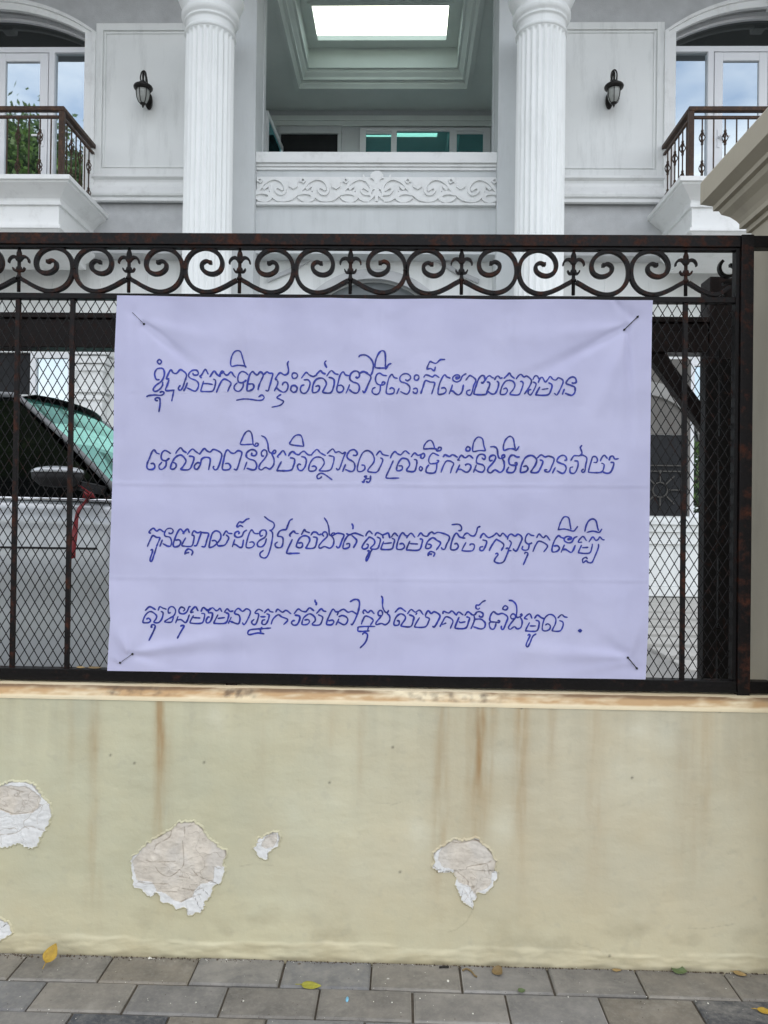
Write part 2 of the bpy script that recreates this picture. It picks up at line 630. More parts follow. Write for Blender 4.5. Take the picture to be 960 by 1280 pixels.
HAIR = []
rh = random.Random(12)
for px, py, ang, n_ in [(470, 1003, 0.1, 3), (300, 1083, 0.05, 3), (560, 1165, 0.05, 5), (720, 1178, 0.3, 6), (860, 1160, -0.1, 6), (60, 1172, 0.0, 5)]:
    x_, y_ = px, py
    L_ = [(x_, y_)]
    for _ in range(n_):
        ang += rh.uniform(-0.5, 0.5)
        st_ = rh.uniform(6, 17)
        x_ += st_ * math.cos(ang)
        y_ += st_ * math.sin(ang)
        L_.append((x_, y_))
    L_ = [(at(a, b, YW).x, at(a, b, YW).z) for a, b in L_]
    xs_h, zs_h = [p[0] for p in L_], [p[1] for p in L_]
    HAIR.append((min(xs_h) - .006, max(xs_h) + .006, min(zs_h) - .006, max(zs_h) + .006, L_))

def wall_col(x, z):
    t = smooth(-0.6, 0.7, x)
    k = fbm(x * 1.3, z * 1.3, 5, 4)
    cr = np.array((0.545, 0.528, 0.372)) * (1 - t) + np.array((0.565, 0.525, 0.382)) * t
    k3_ = fbm(x * 5, z * 4, 15, 4)
    cr = cr * (1.0 + 0.13 * k + 0.05 * k3_)
    kb_ = max(0, min(1, 0.35 + 1.1 * fbm(x * 0.9 + 3, z * 1.1, 25, 3)))
    cr = cr * (1 - 0.45 * kb_) + np.array((0.585, 0.525, 0.385)) * 0.45 * kb_
    # yellower towards the damp foot, patches of faded paint
    fy = smooth(0.30, 0.05, z + 0.08 * k)
    cr = cr * (1 - fy * 0.5) + np.array((0.60, 0.545, 0.355)) * fy * 0.5
    for X, Z, a, b, s in pale:
        d = ((x - X) / a) ** 2 + ((z - Z) / b) ** 2
        if d < 6:
            q = s * math.exp(-d * 0.8) * (0.75 + 0.7 * fbm(x * 12, z * 9, 8, 3))
            q = min(1, max(0, q))
            cr = cr * (1 - q) + np.array((0.70, 0.69, 0.56)) * q
    fd = (ZT - z)
    for X, w, s, L in streaks:
        wob = 0.004 * fbm(z * 3.0, X * 5, 2, 3)
        d = abs(x - X - wob) / (w * (1 + 0.9 * fd + 0.3 * fbm(z * 6, X, 1, 2)))
        if d < 3:
            fade = smooth(L, L * 0.25, fd) * (0.72 + 0.75 * fbm(x * 45, z * 5, X, 4)) * (0.8 + 0.5 * noise.noise((z * 5, X * 9, 4)))
            q = max(0, min(0.95, 1.08 * s * math.exp(-d * d) * fade))
            cr = cr * (1 - q) + np.array((0.36, 0.215, 0.082)) * q
    # grey run-off below the ledge
    q = max(0, 0.22 * smooth(0.5, 0.0, fd) * (0.3 + fbm(x * 16, z * 0.9, 3, 4)))
    q = min(q, 0.5)
    cr = cr * (1 - q) + np.array((0.31, 0.29, 0.22)) * q
    # splashes and mould towards the pavement, hairline cracks
    q = smooth(0.26, 0.02, z) * max(0, fbm(x * 7, z * 9, 33, 5) - 0.08) * 0.9
    q = min(0.5, q)
    cr = cr * (1 - q) + np.array((0.36, 0.32, 0.21)) * q
    q = max(0, fbm(x * 26, z * 26, 41, 3) - 0.42) * 1.1
    q = min(0.2, 0.5 * q)
    cr = cr * (1 - q) + np.array((0.40, 0.38, 0.29)) * q
    for c_ in HAIR:
        if c_[0] < x < c_[1] and c_[2] < z < c_[3]:
            dd = seg_d(x, z, c_[4], False) + 0.002 * abs(noise.noise((x * 40, z * 40, 3)))
            if dd < 0.006:
                q = 0.28 * math.exp(-(dd / 0.0021) ** 2)
                cr = cr * (1 - q) + np.array((0.22, 0.19, 0.13)) * q
    s, top = wall_skirt(x, z)
    lip = math.exp(-((z - top + 0.004) / 0.006) ** 2)
    cr = cr * (1 - 0.25 * s) + np.array((0.60, 0.54, 0.37)) * 0.25 * s
    lip *= max(0, min(1, 0.45 + 1.3 * fbm(x * 3.3, 8, 2, 3)))
    cr = cr * (1 - 0.45 * lip) + np.array((0.72, 0.68, 0.50)) * 0.45 * lip
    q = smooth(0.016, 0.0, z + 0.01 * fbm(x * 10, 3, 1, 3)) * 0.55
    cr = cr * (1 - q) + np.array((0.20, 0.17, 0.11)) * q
    qq = s * max(0, fbm(x * 5, z * 22, 9, 4)) * 0.5
    cr = cr * (1 - qq) + np.array((0.42, 0.36, 0.22)) * qq
    for X, Z in speck_w:
        d = ((x - X) ** 2 + (z - Z) ** 2) / 0.004 ** 2
        if d < 4:
            q = 0.85 * math.exp(-d)
            cr = cr * (1 - q) + np.array((0.06, 0.05, 0.04)) * q
    return tuple(np.clip(cr, 0.02, 0.9))

M['wall'] = simple('cream wall paint', (1.07, 1.025, 0.965), 0.72, var=0.05, vs=6, bs_=75, bst=0.3, bd=0.003, attr=True, dirt=((0.46, 0.42, 0.29), 1.7, 0.24, (4, 4, 0.9)))
wall = thing('garden_wall', (0, YW + 0.12, 0), 'cream painted low wall with rust streaks and peeling paint under the iron fence', 'wall')
wb = MB()
xs = [-5.0, -3.0] + list(np.arange(-1.72, XR - 0.003, 0.0043)) + [XR]
zs = list(np.linspace(-0.02, ZT - 0.002, 206))
vs, cs, fs = [], [], []
for z in zs:
    for x in xs:
        vs.append((x, wall_y(x, z), z))
        cs.append(wall_col(x, z))
nx = len(xs)
for j in range(len(zs) - 1):
    for i in range(nx - 1):
        fs.append((j * nx + i, j * nx + i + 1, (j + 1) * nx + i + 1, (j + 1) * nx + i))
wb.add(vs, fs, cs, True)
wb.box(-5, XR, YW + 0.012, YW + 0.255, -0.02, ZT - 0.012, (0.5, 0.49, 0.35))
wb.build('wall_face', M['wall'], wall, fix=False)
# the ledge: rough mortar top, rust stained, darker brown towards the inner corner of its slope
lg = MB()
vs, cs, fs = [], [], []
DL = 0.030
prof_l = [(0.0, ZT - 0.012), (0.0, ZT - 0.003), (0.002, ZT + 0.0005)] + [(0.002 + (DL - 0.003) * t, ZT + 0.0005 + (ZL - 0.004 - ZT) * t) for t in (0.12, 0.25, 0.38, 0.5, 0.62, 0.75, 0.88, 1.0)] + [(DL, ZL - 0.0012), (DL + 0.0015, ZL), (DL + 0.008, ZL), (0.05, ZL), (0.065, ZL), (0.09, ZL), (0.14, ZL), (0.25, ZL), (0.25, ZL - 0.03)]
for j, (dy, z0_) in enumerate(prof_l):
    for x in xs:
        edge = 0.0016 * fbm(x * 12, 2, 1, 3)
        z = z0_ + 0.0014 * fbm(x * 9, dy * 40, 4, 4) * (0.3 if j < 3 else 1)
        y = YW - 0.003 + dy + edge * (0 < j < len(prof_l) - 1)
        k = fbm(x * 3.1, dy * 12, 2, 4)
        k4_ = fbm(x * 11, dy * 70, 12, 4)
        cr = np.array((0.76, 0.66, 0.455))
        if dy < DL + 0.001:
            t_ = dy / DL
            q = min(0.9, max(0, 0.70 + 1.0 * k + 0.7 * k4_) * smooth(-0.02, 0.22, t_))
            cr = cr * (1 - q) + np.array((0.46, 0.28, 0.125)) * q
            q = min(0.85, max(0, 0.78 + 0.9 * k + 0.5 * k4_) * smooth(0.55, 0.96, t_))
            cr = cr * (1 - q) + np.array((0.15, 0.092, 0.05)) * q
        else:
            q = min(0.5, max(0, 0.12 + 0.7 * k))
            cr = cr * (1 - q) + np.array((0.55, 0.42, 0.24)) * q
        for px, w, s in [(168, 40, .6), (570, 60, .55), (300, 20, .5), (290, 12, .6)]:
            X = at(px, 866, YW).x
            d = abs(x - X) / (w / FPX * YW)
            if d < 1.6:
                q = max(0, s * smooth(1.5, 0.5, d) * (0.35 + 1.3 * fbm(x * 34, dy * 50, 3, 4)))
                q = min(1, q) * smooth(0.0, 0.008, dy) * smooth(DL + 0.004, DL - 0.004, dy)
                cr = cr * (1 - q) + np.array((0.085, 0.06, 0.04)) * q
        vs.append((x, y, z))
        cs.append(tuple(np.clip(cr, 0.02, 0.9)))
for j in range(len(prof_l) - 1):
    for i in range(nx - 1):
        fs.append((j * nx + i, j * nx + i + 1, (j + 1) * nx + i + 1, (j + 1) * nx + i))
lg.add(vs, fs, cs, True)
lg.build('ledge', M['wall'], wall, fix=False)

# peeled patches: the plaster shows, the paint stands up as a ragged rim
m, nt, bs, out = mat_new('bare plaster')
att = nd(nt, 'VertexColor', layer_name='tone')
tc = nd(nt, 'TexCoord')
vo = nd(nt, 'TexVoronoi', feature='DISTANCE_TO_EDGE')
vo.inputs['Scale'].default_value = 15
vo.inputs['Randomness'].default_value = 1
dn = nd(nt, 'TexNoise')
dn.inputs['Scale'].default_value = 9
mxv = nd(nt, 'VectorMath', operation='MULTIPLY_ADD')
mxv.inputs[1].default_value = (0.16, 0.16, 0.16)
nt.links.new(tc.outputs['Object'], dn.inputs['Vector'])
nt.links.new(dn.outputs['Color'], mxv.inputs[0])
nt.links.new(tc.outputs['Object'], mxv.inputs[2])
nt.links.new(mxv.outputs[0], vo.inputs['Vector'])
cr = ramp(nt, vo.outputs['Distance'], (0.0, 0.0), (0.016, 1.0))
br = ramp(nt, nz(nt, 7, 3, 0.5), (0.54, 1.0), (0.40, 0.0))
mlt = nd(nt, 'Math', operation='MAXIMUM')
nt.links.new(cr, mlt.inputs[0])
nt.links.new(br, mlt.inputs[1])
c = mixc(nt, mlt.outputs[0], (0.42, 0.36, 0.29), att.outputs[0])
c = mixc(nt, 1.0, c, mixc(nt, ramp(nt, nz(nt, 30, 6, .7), (0.35, 0.0), (0.65, 1.0)), (0.88, 0.87, 0.86), (1.03, 1.03, 1.03)), 'MULTIPLY')
nt.links.new(c, bs.inputs['Base Color'])
bs.inputs['Roughness'].default_value = 0.85
bump(nt, bs, nz(nt, 60, 6, 0.65), 0.4, 0.003)
M['plaster'] = m

def patch(out_px, in_px, label, seed, cracks=()):
    P = [at(a, b, YW) for a, b in out_px]
    P = [(p.x, p.z) for p in P]
    I = [(at(a, b, YW).x, at(a, b, YW).z) for a, b in in_px] if in_px else None
    # ragged outline
    Q = []
    r = random.Random(seed)
    n = len(P)
    for i in range(n):
        a, b = P[i], P[(i + 1) % n]
        L = math.hypot(b[0] - a[0], b[1] - a[1])
        k = max(2, int(L / 0.0032))
        for t in range(k):
            u = t / k
            x, z = a[0] + (b[0] - a[0]) * u, a[1] + (b[1] - a[1]) * u
            nx_, nz_ = (b[1] - a[1]) / L, -(b[0] - a[0]) / L
            d = 0.0085 * fbm(x * 42, z * 42, seed, 5, 2.3, 0.62) + 0.001 * r.uniform(-1, 1)
            Q.append((x + nx_ * d, z + nz_ * d))
    cx = sum(q[0] for q in Q) / len(Q)
    cz = sum(q[1] for q in Q) / len(Q)
    S = max(math.hypot(q[0] - cx, q[1] - cz) for q in Q)
    rings = max(8, int(S / 0.0026))
    CK = [[(at(a, b, YW).x, at(a, b, YW).z) for a, b in spline([(a + 0.8 * r.uniform(-1, 1), b + 0.8 * r.uniform(-1, 1)) for a, b in c_], 4)] for c_ in cracks]
    vs, cs, fs = [], [], []
    N = len(Q)
    for k in range(rings + 1):
        s = k / rings
        for (x, z) in Q:
            X, Zz = cx + (x - cx) * s, cz + (z - cz) * s
            e = seg_d(X, Zz, P)
            y = wall_y(X, Zz) - 0.0040 - 0.0020 * fbm(X * 22, Zz * 22, seed, 4) * smooth(0, 0.012, e) - 0.0016 * abs(fbm(X * 30, Zz * 60, seed + 20, 3)) * smooth(0, 0.006, e)
            col = np.array((0.76, 0.755, 0.735))
            if I:
                w = seg_d(X, Zz, I) * (1 if in_poly(X, Zz, I) else -1) + 0.006 * fbm(X * 30, Zz * 30, seed + 3, 3)
                t = smooth(-0.001, 0.001, w)
                y += t * 0.0014
                k2 = fbm(X * 12, Zz * 14, seed + 5, 4)
                pk = np.array((0.655, 0.59, 0.50)) * (1 + 0.16 * k2)
                g2 = smooth(-0.1, 0.4, fbm(X * 8, Zz * 6, seed + 2, 3)) * 0.5
                pk = pk * (1 - g2) + np.array((0.65, 0.615, 0.565)) * g2
                col = col * (1 - t) + pk * t
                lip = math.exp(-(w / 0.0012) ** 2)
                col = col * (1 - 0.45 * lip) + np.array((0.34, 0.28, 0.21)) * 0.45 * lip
                ln = abs(fbm(X * 7, Zz * 13, seed + 9, 3))
                cr_ = smooth(0.03, 0.0, ln) * t * 0.45
                col = col * (1 - cr_) + np.array((0.38, 0.31, 0.24)) * cr_
                y -= cr_ * 0.0012
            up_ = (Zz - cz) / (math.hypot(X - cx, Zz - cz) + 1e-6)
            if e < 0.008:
                q_ = smooth(-0.1, 0.45, up_) * math.exp(-(e / (0.0022 + 0.002 * max(0, noise.noise((X * 30, Zz * 30, seed))))) ** 2) * 0.8  # shadow of the upper paint rim, put into the plaster colour
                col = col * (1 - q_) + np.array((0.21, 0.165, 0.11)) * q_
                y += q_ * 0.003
            for c_ in CK:
                dd = seg_d(X, Zz, c_, False) + 0.0012 * fbm(X * 60, Zz * 60, 4, 2)
                if dd < 0.004:
                    q_ = math.exp(-(dd / 0.0013) ** 2) * 0.75
                    col = col * (1 - q_) + np.array((0.30, 0.235, 0.17)) * q_
                    y += q_ * 0.0012
            col = col * (1 + 0.05 * fbm(X * 40, Zz * 40, 2, 3))
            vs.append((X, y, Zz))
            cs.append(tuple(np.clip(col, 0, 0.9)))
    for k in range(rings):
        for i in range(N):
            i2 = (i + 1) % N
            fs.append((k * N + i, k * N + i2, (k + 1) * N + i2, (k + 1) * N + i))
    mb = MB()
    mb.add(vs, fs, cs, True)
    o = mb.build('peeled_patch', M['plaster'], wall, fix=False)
    o['label'] = label
    # rim of lifted paint
    mb = MB()
    vs, cs, fs = [], [], []
    for (x, z) in Q:
        L = math.hypot(x - cx, z - cz)
        ux, uz = (x - cx) / L, (z - cz) / L
        h = 0.0046 + 0.0040 * max(0, fbm(x * 38, z * 38, seed + 1, 3) - 0.1)
        cc = wall_col(x + ux * 0.006, z + uz * 0.006)
        for d, hh, f in ((0.0065, -0.0006, 1.0), (0.0028, 0.0028, 1.0), (0.0, h, 1.0), (-0.0010, h - 0.0004, 0.85), (-0.0006, 0.0010, 0.7)):
            X, Zz = x + ux * d, z + uz * d
            vs.append((X, wall_y(X, Zz) - hh, Zz))
            cs.append(cc)
    for i in range(N):
        i2 = (i + 1) % N
        for q in range(4):
            fs.append((i * 5 + q, i2 * 5 + q, i2 * 5 + q + 1, i * 5 + q + 1))
    mb.add(vs, fs, cs, True)
    mb.build('paint_rim', M['wall'], o, fix=False)

h1 = lambda pts: [(x / 2, 840 + y / 2) for x, y in pts]
h2 = lambda pts: [(480 + x / 2, 840 + y / 2) for x, y in pts]
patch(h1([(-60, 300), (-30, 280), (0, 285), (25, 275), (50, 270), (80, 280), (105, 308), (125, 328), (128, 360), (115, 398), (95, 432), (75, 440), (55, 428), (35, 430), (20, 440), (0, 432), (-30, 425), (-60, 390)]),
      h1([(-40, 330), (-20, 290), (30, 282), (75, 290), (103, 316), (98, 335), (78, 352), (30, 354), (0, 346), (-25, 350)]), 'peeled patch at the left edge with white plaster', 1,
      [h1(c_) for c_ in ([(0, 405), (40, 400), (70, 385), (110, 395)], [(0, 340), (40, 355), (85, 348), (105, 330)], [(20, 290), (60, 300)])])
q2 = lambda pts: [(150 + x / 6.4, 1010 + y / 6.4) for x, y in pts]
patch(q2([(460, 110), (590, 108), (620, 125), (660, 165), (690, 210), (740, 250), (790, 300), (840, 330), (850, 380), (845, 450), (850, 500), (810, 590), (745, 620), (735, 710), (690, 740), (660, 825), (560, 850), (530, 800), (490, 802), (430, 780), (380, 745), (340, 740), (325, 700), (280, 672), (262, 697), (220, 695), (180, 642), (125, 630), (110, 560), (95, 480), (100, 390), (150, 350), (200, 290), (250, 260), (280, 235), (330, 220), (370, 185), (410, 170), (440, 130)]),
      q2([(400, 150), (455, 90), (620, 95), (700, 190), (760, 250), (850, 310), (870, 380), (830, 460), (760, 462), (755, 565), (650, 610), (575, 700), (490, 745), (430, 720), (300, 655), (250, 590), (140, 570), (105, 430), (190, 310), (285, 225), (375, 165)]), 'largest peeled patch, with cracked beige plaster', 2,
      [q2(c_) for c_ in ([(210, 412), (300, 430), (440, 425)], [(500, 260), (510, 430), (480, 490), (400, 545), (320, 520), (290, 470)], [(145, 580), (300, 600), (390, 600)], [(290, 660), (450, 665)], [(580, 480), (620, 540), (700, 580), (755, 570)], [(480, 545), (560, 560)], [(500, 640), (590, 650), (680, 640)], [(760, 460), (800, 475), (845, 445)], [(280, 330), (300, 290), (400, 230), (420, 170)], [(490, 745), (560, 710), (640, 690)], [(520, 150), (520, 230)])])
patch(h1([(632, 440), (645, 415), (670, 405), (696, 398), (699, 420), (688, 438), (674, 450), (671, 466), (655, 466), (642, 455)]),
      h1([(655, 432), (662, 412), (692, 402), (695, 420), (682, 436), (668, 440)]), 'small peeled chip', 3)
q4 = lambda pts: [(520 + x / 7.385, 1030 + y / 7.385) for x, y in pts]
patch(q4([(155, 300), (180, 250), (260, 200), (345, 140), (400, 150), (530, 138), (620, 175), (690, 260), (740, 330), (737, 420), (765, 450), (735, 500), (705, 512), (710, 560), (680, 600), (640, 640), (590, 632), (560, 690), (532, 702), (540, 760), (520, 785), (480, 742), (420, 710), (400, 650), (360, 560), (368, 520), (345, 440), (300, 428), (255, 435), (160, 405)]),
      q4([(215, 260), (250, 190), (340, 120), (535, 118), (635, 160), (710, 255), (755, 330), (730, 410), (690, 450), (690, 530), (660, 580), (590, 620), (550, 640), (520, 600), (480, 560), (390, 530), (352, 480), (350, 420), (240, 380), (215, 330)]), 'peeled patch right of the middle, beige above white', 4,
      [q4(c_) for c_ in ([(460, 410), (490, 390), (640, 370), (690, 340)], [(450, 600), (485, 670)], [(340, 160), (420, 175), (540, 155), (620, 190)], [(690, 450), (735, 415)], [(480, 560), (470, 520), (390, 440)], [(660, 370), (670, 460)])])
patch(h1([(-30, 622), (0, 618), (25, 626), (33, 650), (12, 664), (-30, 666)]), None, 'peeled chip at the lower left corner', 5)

# ================================================================== iron fence
YF = 2.66
fence = thing('iron_fence', (0, YF + 0.02, ZT), 'rusty dark iron fence with scrollwork band and diamond mesh on the low wall', 'fence')
def zf(py, Y=YF, px=480):
    return at(px, py, Y).z
XL = -4.6
XP0, XP1 = at(924, 580, YF).x, at(939.5, 580, YF).x      # post
z_tr0, z_tr1 = zf(306.5), zf(292)
z_lr0, z_lr1 = zf(374.5), zf(367.5)
z_br0, z_br1 = zf(858.2, YF, 480), zf(843.8, YF, 480)
mb = MB(); mb.box(XL, XP0 - 0.001, YF, YF + 0.045, z_tr0, z_tr1)
mb.build('top_rail', M['iron'], fence, bev=0.002)
mb = MB(); mb.box(XL, XP0 - 0.014, YF + 0.008, YF + 0.036, z_tr0 - 0.0085, z_tr0 - 0.0004)
mb.build('rail_lip', M['iron_dark'], fence)
mb = MB(); mb.box(XL, XP0 - 0.014, YF + 0.010, YF + 0.040, z_lr0, z_lr1)
mb.build('middle_rail', M['iron_dark'], fence, bev=0.0015)
mb = MB(); mb.box(XL, XP0 - 0.001, YF, YF + 0.045, z_br0, z_br1)
mb.build('bottom_rail', M['iron_dark'], fence, bev=0.002)
mb = MB(); mb.box(XP0, XP1, YF - 0.006, YF + 0.050, ZL - 0.001, z_tr1 + 0.001)
mb.build('post', M['iron'], fence, bev=0.002)
mb = MB(); mb.box(XP0 - 0.014, XP0 - 0.0008, YF + 0.006, YF + 0.040, z_br1 + 0.001, z_tr0 - 0.001)
mb.build('end_stile', M['iron_dark'], fence, bev=0.0015)
for za, zb in ((z_tr0, z_tr1), (z_br0, z_br1)):
    mb = MB(); mb.box(XP1 + 0.001, XR + 0.004, YF + 0.002, YF + 0.044, za, zb)
    mb.build('rail_stub', M['iron_dark'], fence, bev=0.002)
for px in (289, -330):
    X = at(px, 860, YF).x
    mb = MB(); mb.box(X - 0.022, X + 0.020, YF + 0.006, YF + 0.036, ZL - 0.001, z_br0 - 0.0008)
    mb.build('foot', M['iron'], fence, bev=0.003)
YB = YF + 0.014
fin_px = [20, 158.5, 298, 437.5, 577.5, 718.5, 860]
fin_x = [at(p, 340, YF).x for p in fin_px]
pitch_x = (fin_x[-1] - fin_x[0]) / 6
fin_x = [fin_x[0] - pitch_x * k for k in range(4, 0, -1)] + fin_x
bar_x = list(fin_x) + [x + pitch_x / 2 for x in fin_x[:-1]]
for X in bar_x:
    mb = MB(); mb.box(X - 0.0075, X + 0.0075, YB, YB + 0.015, z_br1 - 0.001, z_lr0 + 0.0005)
    mb.build('bar', M['iron'], fence, bev=0.001)
# scrolls, drawn in thirds of a picture dot about each finial
sc = [(9, 237), (30, 248), (55, 262), (90, 277), (122, 283), (152, 278), (180, 262), (200, 234), (207, 197), (199, 158), (174, 129), (138, 116), (102, 123), (76, 145), (66, 174), (74, 201), (97, 214), (122, 211), (141, 196), (143, 176), (128, 165), (112, 170)]
scs = spline(sc, 5)
k3 = YF / FPX / 3.0
zc = zf(340) 
rs_ = random.Random(4)
def scroll(X, sgn):
    ra, sc_ = rs_.uniform(-0.022, 0.022), rs_.uniform(0.985, 1.012)
    pts = []
    for a, b in scs:
        u_, v_ = (a - 9) * k3, (237 - b) * k3
        fade_ = min(1, a / 60)
        pts.append((X + sgn * (9 * k3 + sc_ * (u_ * math.cos(ra) - v_ * math.sin(ra))), zc - 27 * k3 + sc_ * (u_ * math.sin(ra) + v_ * math.cos(ra))))
    mb = MB()
    mb.flatbar(pts, 0.0136, YB - 0.002, YB + 0.016, lambda t: 1.05 - 0.25 * smooth(0.8, 1, t))
    ex, ez = pts[-1]
    mb.box(ex - 0.006, ex + 0.006, YB - 0.003, YB + 0.017, ez - 0.006, ez + 0.006)
    # weld beads where it meets the rails and its neighbour
    for a, b in ((122, 284), (138, 114), (207, 197)):
        r_ = 0.006 * rs_.uniform(0.7, 1.2)
        wx, wz = X + sgn * a * k3, zc + (210 - b) * k3
        mb.lathe(wx, YB + 0.003, [(0.001, wz - r_ * .8), (r_, wz - r_ * .4), (r_ * 1.1, wz), (r_ * .9, wz + r_ * .5), (0.001, wz + r_ * .8)], 8)
    mb.build('scroll', M['iron'], fence, bev=0.0015)
def finial(X):
    mb = MB()
    def zz(b):
        return zc + (210 - b) * k3
    mb.lathe(X, YB + 0.007, [(0.0065, zz(287)), (0.0065, zz(238)), (0.011, zz(234)), (0.011, zz(228)), (0.007, zz(224)), (0.006, zz(212)), (0.0105, zz(207)), (0.012, zz(200)), (0.0105, zz(193)),
                             (0.0065, zz(188)), (0.0065, zz(172)), (0.0095, zz(168)), (0.0095, zz(164)), (0.0075, zz(160)), (0.0105, zz(150)), (0.010, zz(138)), (0.0062, zz(126)), (0.0015, zz(112))], 10, 1, 0.8)
    for s in (-1, 1):
        leaf = spline([(2, 166), (8, 158), (18, 152), (30, 155), (38, 166), (39, 176)], 4)
        mb.flatbar([(X + s * a * k3, zz(b)) for a, b in leaf], 0.0115, YB, YB + 0.013, lambda t: 1.2 - 0.8 * t)
        leaf = spline([(3, 204), (9, 206), (16, 205), (21, 198), (22, 193)], 4)
        mb.flatbar([(X + s * a * k3, zz(b)) for a, b in leaf], 0.0085, YB, YB + 0.013, lambda t: 1.2 - 0.8 * t)
    mb.build('finial', M['iron'], fence, bev=0.0008, seg=1)
for X in fin_x:
    scroll(X, -1)
    if X < fin_x[-1] - 0.1:
        scroll(X, 1)
    else:
        pts = [(X + a * k3, zc + (210 - b) * k3) for a, b in spline([(9, 237), (30, 250), (60, 268), (95, 281), (125, 279), (150, 262), (166, 250)], 5)]
        mb = MB(); mb.flatbar(pts, 0.0136, YB - 0.002, YB + 0.016)
        mb.build('scroll', M['iron'], fence, bev=0.0015)
    finial(X)
# expanded diamond mesh behind the bars
mb = MB()
mz0, mz1 = z_br1 - 0.002, z_lr0
mx0, mx1 = -4.55, XP0 - 0.010
dx = 12.1 / FPX * YF
slope = 20.3 / 12.1
YM = YB + 0.019
H = mz1 - mz0
n = int((mx1 - mx0) / dx + H / slope / dx) + 3
for fam in (1, -1):
    for i in range(-2, n + 2):
        if fam == 1:
            xa = mx0 + i * dx - H / slope
            xb = xa + H / slope
        else:
            xa = mx0 + i * dx
            xb = xa - H / slope
        za, zb = mz0, mz1
        def clip(x0, z0, x1, z1):
            if x0 == x1:
                return None
            t0, t1 = 0.0, 1.0
            for lo, hi, a, d in ((mx0, mx1, x0, x1 - x0),):
                ta, tb = (lo - a) / d, (hi - a) / d
                if ta > tb:
                    ta, tb = tb, ta
                t0, t1 = max(t0, ta), min(t1, tb)
            if t0 >= t1:
                return None
            return (x0 + (x1 - x0) * t0, z0 + (z1 - z0) * t0, x0 + (x1 - x0) * t1, z0 + (z1 - z0) * t1)
        q = clip(xa, za, xb, zb)
        if q:
            yo = YM + (0.0 if fam == 1 else 0.0022)
            ns = max(2, int(abs(q[3] - q[1]) / 0.05))
            pp = []
            for t_ in range(ns + 1):
                x_ = q[0] + (q[2] - q[0]) * t_ / ns
                z_ = q[1] + (q[3] - q[1]) * t_ / ns
                wx = 0.0042 * noise.noise((x_ * 2.6, z_ * 2.6, 1)) + 0.0014 * noise.noise((x_ * 11, z_ * 11, 2))
                wz = 0.0036 * noise.noise((x_ * 2.6, z_ * 2.6, 5))
                pp.append((min(mx1, x_ + wx), z_ + wz))
            mb.flatbar(pp, 0.0027, yo - 0.001, yo + 0.001)
mb.build('mesh_panel', M['iron_dark'], fence, fix=False)

# ================================================================== banner
YBN = YF + 0.004
edgeL = [(366, 146.5), (400, 145), (440, 143.2), (560, 141.6), (640, 139.2), (700, 137), (740, 136), (775, 137.8), (800, 136), (838, 134)]
edgeR = [(366, 816.5), (400, 815), (500, 813.5), (640, 812), (780, 810.5), (810, 809), (849, 807)]
def lerp_tab(tab, v):
    for (a, b), (c, d) in zip(tab, tab[1:]):
        if v <= c:
            return b + (d - b) * max(0, (v - a)) / (c - a)
    return tab[-1][1]
bar_pxs = [at_ for at_ in np.arange(16 - 70.1 * 2, 960, 70.1)]
pins = [((165.5, 390.5), (180, 405), 0), ((797, 396), (780.5, 412), 1), ((150, 828.5), (165.5, 817.5), 0), ((785, 822), (796, 835.5), 1)]
# folds: (x0, y0, x1, y1, height in metres, half width in dots, fades along)
folds = [(180, 405, 265, 475, -.0042, 9, 1), (178, 402, 330, 440, .0016, 14, 1), (172, 400, 176, 520, .0018, 12, 1),
         (782, 410, 600, 505, -.0042, 11, 1), (784, 412, 790, 600, -.0042, 8, 1), (778, 408, 640, 425, .002, 12, 1), (790, 410, 690, 640, .0028, 18, 1), (790, 400, 780, 372, -.0022, 8, 1), (765, 372, 790, 404, -.002, 6, 1),
         (165, 817, 330, 790, .0042, 13, 1), (165, 817, 240, 838, -.002, 9, 1), (160, 815, 140, 775, .0035, 9, 1), (165, 817, 420, 812, -.0022, 16, 1), (164, 815, 205, 700, .0018, 16, 1), (150, 828, 136, 815, .002, 6, 1),
         (785, 822, 600, 812, .004, 14, 1), (785, 822, 700, 770, -.0018, 14, 1), (788, 820, 806, 760, .0015, 8, 1), (788, 828, 690, 842, .0018, 9, 1),
         (160, 380, 160, 560, .0032, 13, 0), (300, 560, 310, 760, -.0010, 20, 0), (560, 390, 575, 560, .0010, 22, 0), (650, 620, 655, 800, -.0010, 20, 0), (420, 690, 440, 830, .0014, 16, 0),
         (370, 375, 372, 460, -.0018, 11, 0), (300, 372, 315, 440, .0012, 14, 0)]
def band(py, c, w):
    return math.exp(-((py - c) / w) ** 2)
